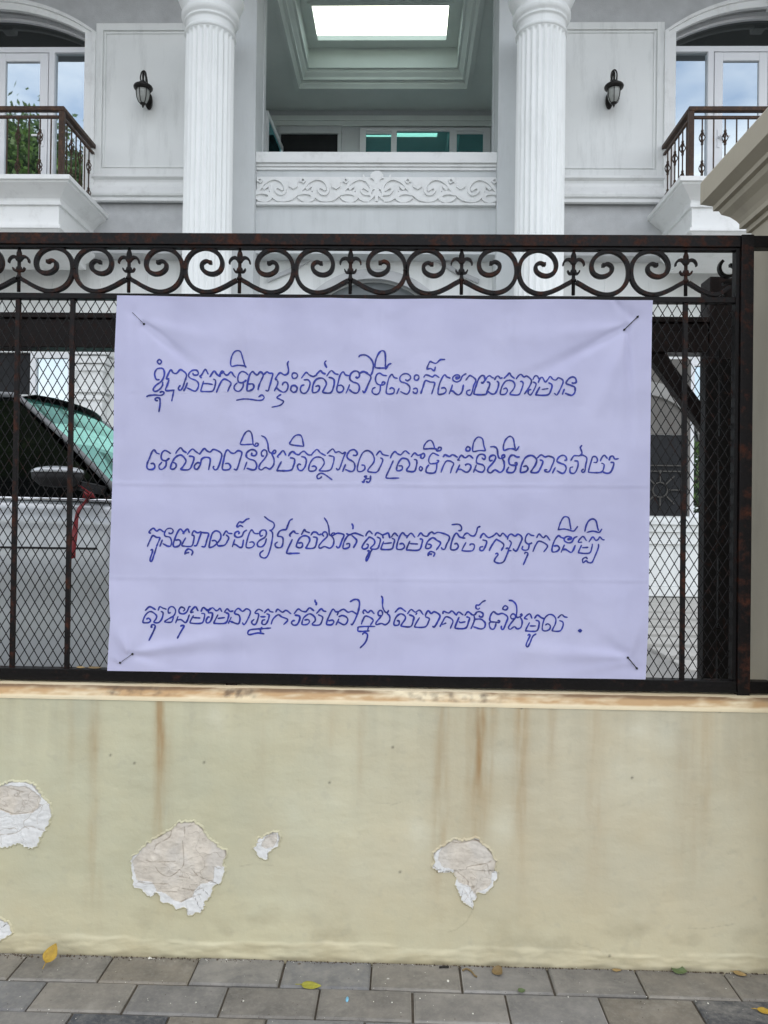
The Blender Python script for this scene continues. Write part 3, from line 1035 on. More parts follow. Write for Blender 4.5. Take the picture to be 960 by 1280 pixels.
def cloth(px, py):
    """how far the banner stands forward of its plane, in metres"""
    d = 0.0
    for b in bar_pxs:
        bx = b - 0.0135 * (py - 605)
        t = (px - bx) / 13.0
        if abs(t) < 3:
            d += 0.0050 * math.exp(-t * t) * (0.65 + 0.6 * noise.noise((bx * 0.05, py * 0.012, 1)))
    for x0, y0, x1, y1, h, w, kind in folds:
        dx_, dy_ = x1 - x0, y1 - y0
        L2 = dx_ * dx_ + dy_ * dy_
        t = ((px - x0) * dx_ + (py - y0) * dy_) / L2
        if -0.15 < t < 1.25:
            q = abs((px - x0) * dy_ - (py - y0) * dx_) / math.sqrt(L2)
            ww = w * (0.35 + 0.9 * max(0, t)) if kind else w
            if q < ww * 3:
                if kind:
                    e = smooth(-0.06, 0.04, t) * smooth(1.2, 0.15, t)
                else:
                    e = smooth(-0.15, 0.25, t) * smooth(1.25, 0.75, t)
                d += 2.0 * h * e * math.exp(-(q / ww) ** 2)
    # creases from the way it lay folded
    wob = 1.2 * noise.noise((px * 0.01, 3, 1))
    for yc, a in ((606 + 0.004 * (px - 480), .0016), (724 + 0.006 * (px - 480), .0011), (489, .0004)):
        t = (py - yc - wob)
        d += a * (math.exp(-(t / 1.9) ** 2) - 0.5 * math.exp(-((t - 4) / 3.5) ** 2)) * (0.7 + 0.5 * noise.noise((px * 0.012, yc, 2)))
    for xc, a in ((306, .0006), (474, .0007), (642, .0006)):
        t = px - xc + 0.012 * (py - 605)
        d += a * math.exp(-(t / 2.4) ** 2)
    d += 0.0085 * noise.noise((px * 0.009, py * 0.011, 5)) + 0.0034 * noise.noise((px * 0.021, py * 0.026, 9)) + 0.0009 * noise.noise((px * 0.055, py * 0.06, 19)) + 0.00035 * noise.noise((px * 0.09, py * 0.09, 2))
    # top hem ripples under the rail, loose foot
    d += 0.0022 * math.exp(-((py - 372) / 12) ** 2) * noise.noise((px * 0.03, 1, 8))
    d += 0.004 * smooth(800, 850, py) * (0.4 + noise.noise((px * 0.016, 2, 4)))
    for (a, b), (c, e), k in pins:
        for q in ((a, b), (c, e)):
            r2 = ((px - q[0]) ** 2 + (py - q[1]) ** 2) / 64.0
            if r2 < 8:
                d -= 0.0032 * math.exp(-r2)
    eL = px - lerp_tab(edgeL, py)
    d += 0.006 * math.exp(-(max(0, eL) / 9.0) ** 2) * (0.5 + 0.5 * math.sin(py * 0.013))
    return max(d, -0.0085)
def on_banner(px, py, lift=0.0):
    return at(px, py, YBN - 0.006 - cloth(px, py) - lift)

m, nt, bs, out = mat_new('white banner vinyl')
f = nz(nt, 3.0, 6, 0.6)
c = mixc(nt, ramp(nt, f, (0.3, 0.0), (0.7, 1.0)), (0.61, 0.603, 0.84), (0.675, 0.667, 0.895))
c = mixc(nt, ramp(nt, nz(nt, 1.6, 7, 0.7), (0.55, 0.0), (0.8, 0.45)), c, (0.475, 0.455, 0.60))
nt.links.new(c, bs.inputs['Base Color'])
bs.inputs['Roughness'].default_value = 0.48
bs.inputs['Specular IOR Level'].default_value = 0.35
bump(nt, bs, nz(nt, 60, 6, 0.8), 0.22, 0.002)
tr = nd(nt, 'BsdfTranslucent')
tr.inputs['Color'].default_value = (0.62, 0.62, 0.80, 1)
mx = nd(nt, 'MixShader')
mx.inputs[0].default_value = 0.28
nt.links.new(bs.outputs[0], mx.inputs[1])
nt.links.new(tr.outputs[0], mx.inputs[2])
nt.links.new(mx.outputs[0], out.inputs['Surface'])
M['vinyl'] = m
M['ink'] = simple('blue marker ink', (0.008, 0.021, 0.27), 0.5, var=0.55, vs=60, bst=0)

NU, NV = 300, 220
vs, fs = [], []
for j in range(NV + 1):
    v = j / NV
    for i in range(NU + 1):
        u = i / NU
        topL, botL = 367.5 + 0.8, 838.5
        yt = 369.2 + 6.0 * u + 2.2 * math.sin(u * 3.1) * (1 - u) + 0.8 * noise.noise((u * 9, 1, 2))
        yb = 838.5 + 10.8 * u + 0.7 * noise.noise((u * 7, 4, 2))
        py = yt + (yb - yt) * v
        xl, xr = lerp_tab(edgeL, py), lerp_tab(edgeR, py)
        px = xl + (xr - xl) * u
        vs.append(on_banner(px, py))
for j in range(NV):
    for i in range(NU):
        a = j * (NU + 1) + i
        fs.append((a, a + 1, a + NU + 2, a + NU + 1))
mb = MB()
mb.add(vs, fs, None, True)
bn_base = at(480, 845, YBN)
banner = mb.build('banner', M['vinyl'], None, origin=bn_base, fix=False)
tag(banner, 'large white vinyl banner with four lines of blue handwriting tied to the iron fence', 'banner')
# ---- the handwriting, stroke by stroke (picture dots, 9.6 to one, from each corner)
WRITING = {
1: {(180, 430): """155,213 183,185 210,213 185,240 155,213;185,428 150,425 130,385 130,340 155,300 195,290 230,300 245,345 235,400 205,450 150,490 115,530 115,560 145,568 190,540 220,500 225,455;30,632 60,618 130,612 200,615 235,600 238,580 215,570 190,582;165,680 140,675 135,655 165,643 190,660 192,730 178,815;300,415 270,415 290,360 322,310 350,345 390,352 430,310 465,320 510,370 485,460 460,530 430,555 412,530 435,495;300,430 280,490 258,550 290,560 365,552;357,560 345,620 332,685;585,350 600,372 640,370 652,345 630,315 585,315 545,345 535,385 565,415 620,435 652,470 650,520 625,560 595,562 515,525;520,465 500,520 475,562;690,408 670,385 690,372 735,305 770,362;790,395 840,325 875,365 910,385 920,360 960,328;715,445 690,530 685,565 735,570 820,565 850,510 858,440 830,420;705,475 760,475 825,485;870,575 910,475 940,435 960,425""",
(270, 430): """0,350 40,385 45,360 75,325 110,365 140,370 180,335 210,375 235,400;5,580 30,520 70,440 100,420 140,435 180,470 160,520 140,570;345,262 260,255 190,268 175,230 185,160 215,100 255,80 295,95 320,170 345,255 362,280;385,370 350,340 310,330 275,360 262,410 270,455 310,465 345,450 360,438 345,436;325,450 325,510 290,560 250,565 220,540 222,500 255,465;390,480 440,480 455,515 430,550 375,560 375,500 390,420 410,360 440,330 465,355 495,370 530,335 560,355 565,385 540,440 515,500 505,550;570,370 610,335 640,350 680,355 670,410 645,500 625,560 595,555;245,675 320,660 400,662 500,675 555,670 578,640 550,612 510,635;870,205 858,240 870,310 860,355 820,370 770,345 735,380 715,420 735,430;740,440 740,480 700,565;720,520 760,555 810,578 850,555 865,500 845,460 810,465 795,495;780,605 730,640 770,665 810,690 770,735 670,758""",
(360, 430): """45,380 60,350 95,350 115,380 95,408 60,410 45,380;30,550 45,505 85,500 110,530 95,570 60,578 30,550;160,410 190,370 220,340 255,370 300,390 330,378;190,430 240,430 265,470 245,545 215,585 175,590 148,555 160,505 195,490;330,385 355,350 390,320 415,345 450,360;330,510 365,500 380,530 355,570 310,585 292,560 305,480 340,425 400,408 440,430 460,480 430,545 420,580 510,585 545,520 555,440 530,410 490,400;465,385 495,340 525,320 565,355 605,365;458,200 440,230 465,285;600,500 640,495 668,530 650,570 610,580 585,550 600,470 620,390 640,350 665,335 690,370 740,380;830,405 815,395 830,408 855,390 855,350 825,325 785,330 750,365 742,420 780,455 835,475 858,520 845,570 815,590 770,575 735,545;740,485 715,550 695,590;850,365 875,340 910,330 960,348""",
(450, 430): """-14,158 0,138 50,130 100,150 145,200 160,260 150,330 125,385;0,350 35,335 70,345 130,395 100,480 55,580 30,560;305,288 195,285 180,250 195,175 230,105 265,80 295,95 305,150 305,240 310,300 340,250 375,232;320,380 280,375 235,350 200,370 185,420 200,470 235,490 280,490 298,465 275,455 260,480;245,490 240,560 215,600 170,600 145,570 155,535 185,520;355,540 380,525 410,545 400,590 340,600 315,580 320,520 340,430 360,385 385,365 410,400 450,412;555,425 550,432 570,440 605,415 600,380 560,355 510,365 478,405 490,450 550,470 595,510 595,560 565,600 525,590 485,570;470,530 440,600;650,400 665,375 695,375 708,400 690,432 660,430 650,400;640,540 670,530 690,550 680,588 650,588 635,570;765,400 785,372 820,375 870,395 900,372 950,402;730,595 755,520 785,440 840,455 895,465 885,520 860,600;815,305 805,290 825,235 845,210 880,225 915,230 960,190;810,300 850,295 890,320 905,275""",
(540, 430): """94,192 110,187 155,185;110,530 150,525 170,555 150,590 90,605 72,585 85,500 115,420 150,370 180,395 220,408;320,395 290,400 295,420 330,405 325,375 285,372 250,400 255,435 295,455 340,435 365,385 410,355;245,490 230,540 205,600;225,565 250,565 290,600 325,608 360,570 378,490;405,435 440,390 465,380 525,430 500,500 480,580 455,615 420,600 420,565 460,550;590,460 610,465 635,430 625,385 595,380 560,420 530,500 505,580 520,605 640,605 665,560 690,500 690,465 660,455;640,440 660,400 690,380 720,400 740,410;665,565 720,600 760,590 790,530 800,470 780,445;750,430 770,395 795,385 820,410 845,405;855,540 890,530 905,560 880,600 830,605 820,580 840,510 880,450 920,435""",
(630, 430): """0,412 40,375 65,350 90,385 125,412;56,437 70,435 110,450 130,490 115,540 75,590 90,608 175,608 205,560 230,480 215,450 195,450;145,420 175,380 205,365 240,395 275,385 330,440 300,520 245,600;345,430 370,385 400,385 420,415 445,400;350,455 385,480 360,550 320,610 290,590 300,555 325,545;410,465 430,420 460,400 495,455 530,420 555,390 590,425 625,430 655,405 710,440 690,510 650,590 630,612 605,590;430,515 385,600 400,612 525,610 565,550 575,490 535,465;455,545 530,535;815,465 830,470 865,460 860,415 825,395 780,415 745,470 800,495 850,520 850,580 815,615 770,605 735,590;725,540 700,605"""},
2: {(180, 530): """80,475 115,475 130,510 110,540 60,545 35,520 40,470 70,400 95,335 122,310 150,345 185,360;320,355 285,330 250,318 220,340 205,390 220,430 265,440 300,420 295,412 270,430;265,440 262,500 225,540 190,540 180,500 215,455;380,355 400,320 440,285 470,320 510,345;350,460 380,475 385,510 355,540 320,535 325,490 360,420 405,380 450,375 495,420 500,460 460,520 445,545 540,545 580,480 600,410 580,390 540,385;520,365 550,325 585,300 620,330 660,355;665,365 690,330 725,295 760,325 795,335 840,305 930,355 915,450 885,530 855,550 830,525 840,505;680,470 640,465 605,500 610,535 640,540 675,490 690,425 730,400 780,405 795,440 775,550""",
(270, 530): """110,475 150,475 175,510 155,545 90,550 75,520 90,440 110,350 140,310 180,345 220,350 265,320 310,345 285,440 250,545 215,540;440,242 300,245 305,200 345,115 390,82 425,110 440,190 445,240 470,265 500,260 505,235 480,230 470,250;430,345 430,375 470,378 488,345 460,312 415,310 370,345 365,390 400,420 460,440 488,490 475,540 435,550 370,530;370,455 335,550;545,140 590,165 620,230 632,320 665,350 705,350 718,325 700,315 685,330 670,360 695,420 690,490 645,540 595,520 545,550 515,530 530,480 580,420 610,370 605,325 575,310 545,340 550,380 575,385;750,400 735,388 765,360 805,320 840,375;785,450 735,550 760,560 895,555 930,500 945,430 920,410 890,405""",
(360, 530): """185,268 30,245 35,205 80,145 130,130 165,155 190,268;5,385 30,345 60,332 95,360 130,370;130,372 160,340 195,328 240,368 290,370;160,390 200,400 220,440 205,510 170,555 130,550 112,510 130,480 155,490;285,362 320,325 350,305 390,345 450,378;285,510 320,505 340,530 320,560 265,565 248,540 265,470 310,410 365,395 415,415 435,470 400,530 380,560 500,555 540,480 552,400 520,385 490,378;470,355 505,320 540,300 570,340 610,330 655,355 688,340 660,420 620,530 595,550 580,530;405,630 385,650 355,655 350,620 390,592 440,605 530,670;780,375 820,375 830,345 795,308 745,320 710,370 720,415 785,455 803,510 785,560 745,568 690,545;690,485 655,570""",
(440, 530): """115,491 150,500 150,545 100,572 65,555 70,490 100,400 135,340 185,318 235,345 265,400 260,460 205,530 190,565 230,578 300,575 340,510 370,430 340,405;290,375 335,325 370,365 440,382;120,690 140,700 150,670 175,650 150,630 180,625;170,690 200,700 220,670 222,620;180,660 205,655;460,410 480,365 515,330 545,355 580,370 600,355 640,322 690,360;495,440 450,540 410,630 430,650 565,648;560,502 600,505 600,545 560,562 535,545 550,480 590,420 630,412 670,430 692,490 655,550 680,568 750,565 775,490 775,435 745,425;710,395 750,348 790,375 830,365 860,352 872,380 850,412 825,400 830,375;805,540 820,510 845,530 830,560 805,545""",
(520, 530): """90,295 100,255 135,210 175,195 205,230 225,295;90,300 225,295 255,320 295,315 302,285 275,280 265,300;275,380 235,360 200,350 165,390 152,440 170,475 210,475 255,465 272,440 250,435;250,470 245,540 220,585 150,588 120,570 130,520 155,490;325,395 350,370 400,390 440,368 500,400;300,580 330,500 375,440 450,470 430,530 412,590;525,435 502,430 510,422 545,375 590,405 640,378 685,412;525,490 480,585;500,545 540,545 600,578 640,560 660,510 635,480 600,485 595,500;595,300 620,272 650,290 640,320 610,322 595,300;835,322 760,318 690,330 680,290 695,215 730,165 765,158 800,185 815,260 835,322;790,405 820,425 832,390 800,362 750,375 725,430 735,470 800,490 825,530 800,575 750,570 715,550;725,490 690,580""",
(600, 530): """125,275 170,272 205,300 215,370 230,408 265,412 295,395 290,372 265,380 265,410 290,460 285,540 240,580 180,550 130,585 95,570 100,530 160,460 188,410 180,380 150,375 115,400 120,440 150,435;285,320 280,270 300,200 340,155 370,150 400,180 415,260 425,300;290,320 345,298 400,298 435,315 470,268;475,395 440,395 400,372 365,385 345,430 355,480 395,495 440,490 440,465 415,470;430,490 425,540 395,580 340,582 320,565 345,515;520,510 560,505 575,540 550,570 495,582 485,560 500,490 540,410 590,380 640,385 680,430 665,490 625,550 615,580 690,580 730,520 755,450 720,430;685,410 735,370 780,395 830,385 890,420 860,510 830,570 790,572 775,550 805,548""",
(690, 530): """150,435 175,430 165,390 125,375 80,400 60,445 100,470 150,490 170,530 150,580 115,590 60,560;40,520 5,590;225,440 260,385 295,380 330,380 360,350 345,300 340,280 360,255;270,440 310,450 310,510 275,585 230,590 215,565 220,525 250,515;340,375 375,375 418,410 405,490 395,560 370,580 355,560 380,540;500,460 535,460 545,425 525,392 490,395 470,450 440,560 455,580 590,578 625,510 620,480 595,470;580,445 600,400 630,375 665,415;610,575 660,592 705,575 735,510 740,465 705,460;685,435 700,395 730,385 755,420 800,415"""},
3: {(180, 630): """80,352 60,335 110,290 150,325 190,305 235,335;40,510 70,440 105,380 150,400 190,405 170,460 150,510;80,555 100,545 100,580 75,650 75,685 95,680 120,610 150,515;300,340 305,355 335,350 350,320 325,293 275,300 245,350 255,385 310,400 330,450 320,500 285,505 225,475;220,430 190,510;375,435 420,430 440,460 420,500 370,515 350,490 365,430 400,345 435,300 470,335 480,360;465,355 520,300 545,345;500,405 455,490 480,505 570,505 595,440 600,385 570,370;575,360 600,322 640,345 685,330;690,335 660,420 630,495 600,500;690,340 720,345 775,355 755,430 730,510 690,510;490,605 500,565 530,540 565,550 585,575 570,615;500,590 540,580;815,440 855,440 880,470;880,470 920,410 915,350 870,322 825,345 800,410 785,480 785,520 830,510 880,470;878,480 895,505 960,498""",
(270, 630): """20,500 100,495 140,440 152,400 120,370;85,380 120,325 150,350 195,355;268,360 280,345 262,328 230,345 225,380 260,400 310,385 335,335 370,312;225,425 195,515;205,480 240,490 285,520 315,510 330,430;255,280 250,260 280,215 320,220 365,185 400,175;255,280 290,258 325,275;400,460 440,455 460,485 430,520 375,525 360,500 375,430 400,350 430,310 460,350 510,355;560,375 535,385 525,345 550,315 590,315 605,350 585,400 520,440 495,480 510,510 555,510 590,470 605,415;580,150 630,190 690,225 698,270 670,310 645,315 675,340 678,400 655,520 620,620 580,648 535,630 530,590 570,555;920,178 885,200 860,260 840,305 800,310 760,330 735,380;735,385 790,395 805,430 795,500 765,525 720,515 710,480 740,455;895,390 885,370 930,325 955,348;915,425 850,570 870,595 960,590""",
(360, 630): """0,592 140,590;65,325 90,350 125,355;160,370 195,310 215,330 260,345;125,470 165,465 175,500 150,525 105,515 105,480 140,410 195,380 245,395 260,440 225,510 220,530 315,525 345,450 345,405 300,395;275,375 300,340 340,340 370,368 400,360;435,165 470,220 490,290 500,370 545,375 560,350 535,350 520,375 550,430 540,495 500,530 440,510 385,530 372,500 420,440 470,390 465,345 435,335 412,360 430,390;560,365 600,350 670,370 650,430 620,510 595,525 580,505;765,235 780,265 778,300;700,480 735,475 735,515 690,535 660,525 675,450 720,380 760,365;700,355 740,368 805,350 905,385;765,375 825,440 785,525""",
(440, 630): """165,385 180,350 210,325 245,360;175,480 195,490 185,525 145,540 120,520 145,470 190,415 215,398 265,430 270,475 225,525 240,540 305,535 330,480 340,420 300,395;275,380 295,345 325,350 370,375;185,565 205,560 195,600 170,650 172,685 195,650 225,570 250,540;375,410 370,375 400,360 435,350 455,410;470,400 510,350 550,385;380,450 350,530 370,545 475,540 500,480 510,430 480,410;385,475 475,465;570,480 610,475 630,510 605,540 555,545 535,525 550,450 580,375 610,345 640,375 665,385;655,410 670,385 710,350 755,400;695,445 655,540 680,552 805,550 840,470 845,430 815,415;700,475 790,480;790,390 825,348 860,380 905,385 925,350 960,335""",
(520, 630): """140,385 185,335 220,355 275,340 400,390 365,490 345,540 315,540 305,520;140,480 180,490 175,520 140,535 115,520 140,450 200,405 250,435 295,470 245,550;175,610 185,600 160,600 145,620 150,590 180,570 225,590 210,630;430,248 510,243 545,275 540,315 510,320;460,480 490,475 508,510 480,545 430,550 415,525 430,450 460,375 490,350 520,390 555,405 590,410;560,400 590,360 620,350 660,380 700,380 725,340 740,285 772,268;600,460 555,545 570,562 670,562 700,520 695,485 660,480 645,495;770,410 790,370 815,355 855,395 890,400 960,358;800,430 845,445 840,490 805,555 770,555 770,520 805,510""",
(600, 630): """145,395 170,375 200,350 240,385 275,350 325,400;110,560 140,500 190,430 210,430 285,485 255,560;330,425 340,385 375,360 420,385 460,362 505,405 480,480 440,560 405,550 405,535;350,435 375,470 345,550 375,560;310,535 335,530 340,560 310,640 280,695 225,710 175,690 185,650 215,610 205,590 185,600;650,380 615,375 580,355 550,395 545,450 580,480 625,465 600,480;590,480 580,540 540,555 505,540 515,505;535,600 545,580 575,595 550,660 520,730;680,405 710,360 760,405 795,380 840,435;635,570 670,490 715,445 810,500 765,575""",
(680, 630): """170,310 195,230 230,165 265,152 300,175 315,260 325,305;165,310 250,300 350,325 380,300 405,268;490,330 510,250 545,195 590,180 625,205 640,270 655,320;515,340 590,325 660,340 695,300;120,505 160,500 185,530 160,565 110,575 95,550 110,480 140,415 175,380 205,400 240,412;315,410 290,415 290,430 325,420 325,400 285,388 250,405 245,440 290,465 335,455 360,410 400,388;245,490 205,580;220,550 260,545 320,580 350,555 375,495;455,458 410,455 465,390 510,440;540,455 585,395 620,435 650,425 670,395 700,425 725,430;450,495 415,575 435,588 545,588 575,520 580,480;460,525 530,520;655,480 650,530 610,630 575,700 530,700 505,680 470,705 465,660 505,640 520,660"""},
4: {(170, 735): """110,270 165,225 235,260;125,375 150,362 175,390 150,415 90,415 85,390 110,330 150,290 190,285 245,330 240,370 215,410 270,415 310,370 325,300 300,280;265,270 285,225 320,240 365,255;175,465 190,470 185,447 215,440 230,465 200,540 155,630;415,295 390,300 388,255 415,225 450,230 475,270 455,330 390,370 345,400 360,410 420,410 440,380 450,340;565,278 585,262 575,240 540,230 515,265 525,300 570,310 610,285 635,230 655,222;505,340 475,420;490,385 540,380 590,415 615,390 640,320;535,460 550,450 575,460 535,530 495,605;690,288 655,290 710,225 745,275;690,330 650,405 670,422 790,420 820,350 820,310 785,305;690,355 770,360;780,285 805,235 860,265 900,240;865,300 905,295 915,330 890,400 850,420 840,390 860,350 880,345""",
(250, 735): """10,275 45,232 85,270 110,265 150,237 190,270 215,265 240,245 262,285;95,290 110,270;215,320 170,410 185,425 305,420 340,350 340,310 305,295;110,300 145,300 150,335 125,400 90,420 72,395 95,350 115,350;215,365 295,355;290,295 325,250 360,280 400,275;410,305 430,265 465,245 510,280 560,250 605,285 575,370 540,430 520,435 510,415;415,310 465,325 480,370 465,425 430,425 365,400;375,350 340,425;655,300 680,270 710,255 755,280;660,305 700,310 700,350 670,430 635,435 620,405 650,375;725,345 785,345;770,300 815,255 840,280 880,290;800,310 830,325 815,390 785,435 745,430 750,390 780,380;850,480 745,488 610,500 575,530 590,560 690,540 770,550;745,470 725,500 730,535""",
(330, 735): """140,290 165,255 220,290 265,268 325,310;85,435 110,370 170,320 210,345 285,380 235,440;360,310 410,252 450,275 500,285 515,270 550,238 600,275;370,325 420,335 430,370 400,435 355,445 330,420 345,395 370,390;485,385 530,380 545,405 520,435 465,440 455,420 475,360 520,320 560,312 605,345 615,390 580,430 600,445 670,440 700,380 700,345 650,320;630,305 685,250 715,275 745,280;612,140 615,165 628,180 625,205;775,395 820,385 838,410 810,440 760,440 750,420 775,350 825,255 860,285 890,282""",
(410, 735): """95,285 125,285 185,255 240,290 290,280 345,315;110,325 125,290;130,345 170,330 215,345 238,380 220,425 185,440 120,405;130,370 95,445;350,320 320,390 290,440 275,430;265,165 310,140 355,140 378,175 370,250 350,320;430,310 420,285 440,265 480,295 515,270 555,310;400,435 420,380 455,335 540,380 510,445;565,460 380,465 360,490 370,520 495,515;485,470 475,510;415,560 425,540 455,540 475,570 450,650 385,720;640,95 655,130 655,220 680,280 710,295 728,268;705,300 740,340 735,400 690,440 640,425 580,440 580,410 630,350 655,310 645,275 620,270 600,300 610,330 635,330""",
(490, 735): """35,292 95,240 165,282;60,390 85,400 80,440 35,448 22,420 50,350 100,310 150,330 160,370 110,445 130,460 225,462 255,390 260,345 205,320;185,310 230,258 280,290 330,265 375,320;285,320 300,300;330,355 275,450 290,470 400,465 440,400 445,365 400,345;400,335 410,305 435,272 470,305 510,285 575,330 550,400 510,465 485,460;610,310 620,280 680,300 720,275 770,325;575,465 605,410 650,345 730,390 700,485;600,440 650,420;770,330 800,288 855,325;805,350 760,460 775,485 885,480 920,400 930,360 895,345;805,400 820,415 880,405;875,330 910,285 960,315""",
(570, 735): """105,330 145,285 190,320 225,320 250,290 290,285 325,310 315,345 285,345 280,330;215,330 225,375;225,375 300,375 350,420 340,475 290,490 210,465;225,375 210,420 180,490;355,150 320,165 275,205 245,205 240,240 265,255 285,240;420,405 405,380 415,330 450,285 500,315 560,305 620,350 600,420 570,490 545,490 545,455;500,390 525,395 515,415 480,410 410,410 400,450 420,490 455,490 475,450 480,420;560,240 590,212 622,235 600,262 565,255 560,240;635,148 680,155 720,200 730,270 725,345 755,350 790,330 785,310 770,325;770,350 795,400 780,470 735,490 700,465 650,495 630,470 670,410 710,360 710,325 680,310 655,340 670,370 695,365""",
(640, 735): """185,375 150,360 210,310 240,365;210,415 165,505 185,515 295,515 325,440 320,400 285,385;215,455 285,455;270,365 305,325 350,355 390,370;190,570 205,555 215,575 180,650 170,690 190,705 215,660 250,580 290,550;400,445 430,430 460,455 450,495 405,515 365,500 370,430 395,360 440,320 490,325 525,370 520,430 490,490 490,515 575,515 610,460 610,410 570,390;550,360 595,320 630,345 665,352;800,513 832,512"""}}

rng = random.Random(5)
for line in (1, 2, 3, 4):
    mb = MB()
    for (ox, oy), txt in WRITING[line].items():
        for st in txt.replace('\n', '').split(';'):
            pts = [tuple(float(v) for v in p.split(',')) for p in st.split()]
            pts = [(ox + a / 9.6, oy + b / 9.6) for a, b in pts]
            P = spline(pts, 5)
            if line == 4 and st.startswith('800,513'):
                mbd = mb
                mb = MB()
            w0 = 1.03 * rng.uniform(0.9, 1.12)
            if line == 4 and st.startswith('800,513'):
                w0 = 2.2
            n = len(P)
            left, right = [], []
            for i, (x, y) in enumerate(P):
                a, b = P[max(0, i - 1)], P[min(n - 1, i + 1)]
                tx, ty = b[0] - a[0], b[1] - a[1]
                L = math.hypot(tx, ty) or 1.0
                w = w0 * (1 + 0.38 * noise.noise((x * 0.25, y * 0.25, line)))
                if i in (0, n - 1):
                    w *= 0.72
                left.append((x - ty / L * w, y + tx / L * w))
                right.append((x + ty / L * w, y - tx / L * w))
            # rounded ends
            def cap(p, q, s):
                dx_, dy_ = p[0] - q[0], p[1] - q[1]
                L = math.hypot(dx_, dy_) or 1
                return (p[0] + dx_ / L * s, p[1] + dy_ / L * s)
            vs = [on_banner(*q, lift=0.0012) for pair in zip(left, right) for q in pair]
            fs = [(2 * i, 2 * i + 1, 2 * i + 3, 2 * i + 2) for i in range(n - 1)]
            vs.append(on_banner(*cap(P[0], P[1], w0 * 0.6), lift=0.0012))
            vs.append(on_banner(*cap(P[-1], P[-2], w0 * 0.6), lift=0.0012))
            fs += [(0, 2 * n, 1), (2 * n - 2, 2 * n - 1, 2 * n + 1)]
            mb.add(vs, fs)
            if line == 4 and st.startswith('800,513'):
                mb.build('full_stop', M['ink'], banner, fix=False)
                mb = mbd
    mb.build('writing_line', M['ink'], banner, fix=False)

# wire ties at the four corners
M['wire'] = simple('black tie wire', (0.02, 0.02, 0.025), 0.5, 0.3, bst=0)
for (a, b), (c, d), k in pins:
    mb = MB()
    if k:
        pts = [on_banner(a + (c - a) * t, b + (d - b) * t, 0.002 + 0.007 * math.sin(math.pi * t)) for t in np.linspace(-0.08, 1.08, 9)]
        mb.tube(pts, 0.0018, 6)
    else:
        pts = [on_banner(a + (c - a) * t, b + (d - b) * t, 0.001 + 0.004 * math.sin(math.pi * t)) for t in np.linspace(0.0, 1.08, 9)]
        mb.tube(pts, 0.0009, 6)
    for q in ((a, b), (c, d)):
        ctr = on_banner(q[0], q[1], 0.002)
        if k == 0 and q == (a, b) and b < 500:
            continue
        mb.lathe(ctr.x, ctr.y, [(0.0004, ctr.z - 0.004), (0.0036, ctr.z - 0.0025), (0.0042, ctr.z), (0.0036, ctr.z + 0.0025), (0.0004, ctr.z + 0.004)], 8)
    mb.build('wire_tie', M['wire'], banner)
# ================================================================== the villa
YV = 9.2                       # upper wall face
YC = 8.4                       # column axis
YG = 9.45                     # ground floor wall face
ZTOP = 8.60
M['door_grey'] = simple('grey door', (0.16, 0.18, 0.19), 0.5, bst=0.05)
villa = thing('villa', (-0.3, YV, 0.5), 'white two storey villa with fluted columns, arched balcony doors and a skylit loggia', 'house')
XC = (at(261, 150, YC).x + at(675, 150, YC).x) / 2
def zv(py, Y=YV, px=470):
    return at(px, py, Y).z
def xv(px, py=150, Y=YV):
    return at(px, py, Y).x
def P(mb, name, mat, parent=villa, **kw):
    return mb.build(name, mat, parent, **kw)

# opening of the loggia and the two arched balcony doors (mirror-built about the axis)
OX0, OX1 = xv(323), xv(621)
HX = (OX1 - OX0) / 2
XC = (OX0 + OX1) / 2 * 0.5 + XC * 0.5
OX0, OX1 = XC - HX, XC + HX
z_floor2 = zv(222, 8.2)
DJ = XC - xv(109.5, 130)                                # inner jamb of the arched door, from the axis
DJ = (DJ + xv(845.5, 130) - XC) / 2
DW = 2.30                                               # door opening width
z_spring, z_crown = zv(44, YV, 110), zv(14, YV, 5)
Z4 = zv(318)                                            # underside of the upper wall

def arc_pts(cx, hw, zs, rise, n=24):
    r = (hw * hw + rise * rise) / (2 * rise)
    a = math.asin(min(1, hw / r))
    return [(cx + r * math.sin(-a + 2 * a * i / n), zs + rise - r + r * math.cos(-a + 2 * a * i / n)) for i in range(n + 1)]

def holed_wall(mb, x0, x1, z0, z1, cx, hw, zb, zs, rise, yf, yb):
    """wall x0..x1 with one arched opening"""
    if zb > z0:
        mb.box(cx - hw, cx + hw, yf, yb, z0, zb)
    mb.box(x0, cx - hw, yf, yb, z0, z1)
    mb.box(cx + hw, x1, yf, yb, z0, z1)
    pts = arc_pts(cx, hw, zs, rise)
    n = len(pts)
    vs = []
    for x, z in pts:
        vs += [(x, yf, z), (x, yf, z1), (x, yb, z), (x, yb, z1)]
    fs = []
    for i in range(n - 1):
        a, b = 4 * i, 4 * i + 4
        fs += [(a, b, b + 1, a + 1), (a + 2, a + 3, b + 3, b + 2), (a, a + 2, b + 2, b)]
    mb.add(vs, fs)

def casing(mb, cx, hw, zb, zs, rise, w, yf, yb):
    inner = [(cx - hw, zb)] + arc_pts(cx, hw, zs, rise) + [(cx + hw, zb)]
    outer = [(cx - hw - w, zb)] + arc_pts(cx, hw + w, zs, rise + w * 0.95) + [(cx + hw + w, zb)]
    n = len(inner)
    vs = []
    for (a, b), (c, d) in zip(inner, outer):
        vs += [(a, yf, b), (c, yf, d), (c, yb, d), (a, yb, b)]
    fs = []
    for i in range(n - 1):
        a = 4 * i
        fs += [(a, a + 4, a + 5, a + 1), (a + 1, a + 5, a + 6, a + 2), (a, a + 3, a + 7, a + 4)]
    fs += [(0, 1, 2, 3), (4 * n - 4, 4 * n - 1, 4 * n - 2, 4 * n - 3)]
    mb.add(vs, fs)

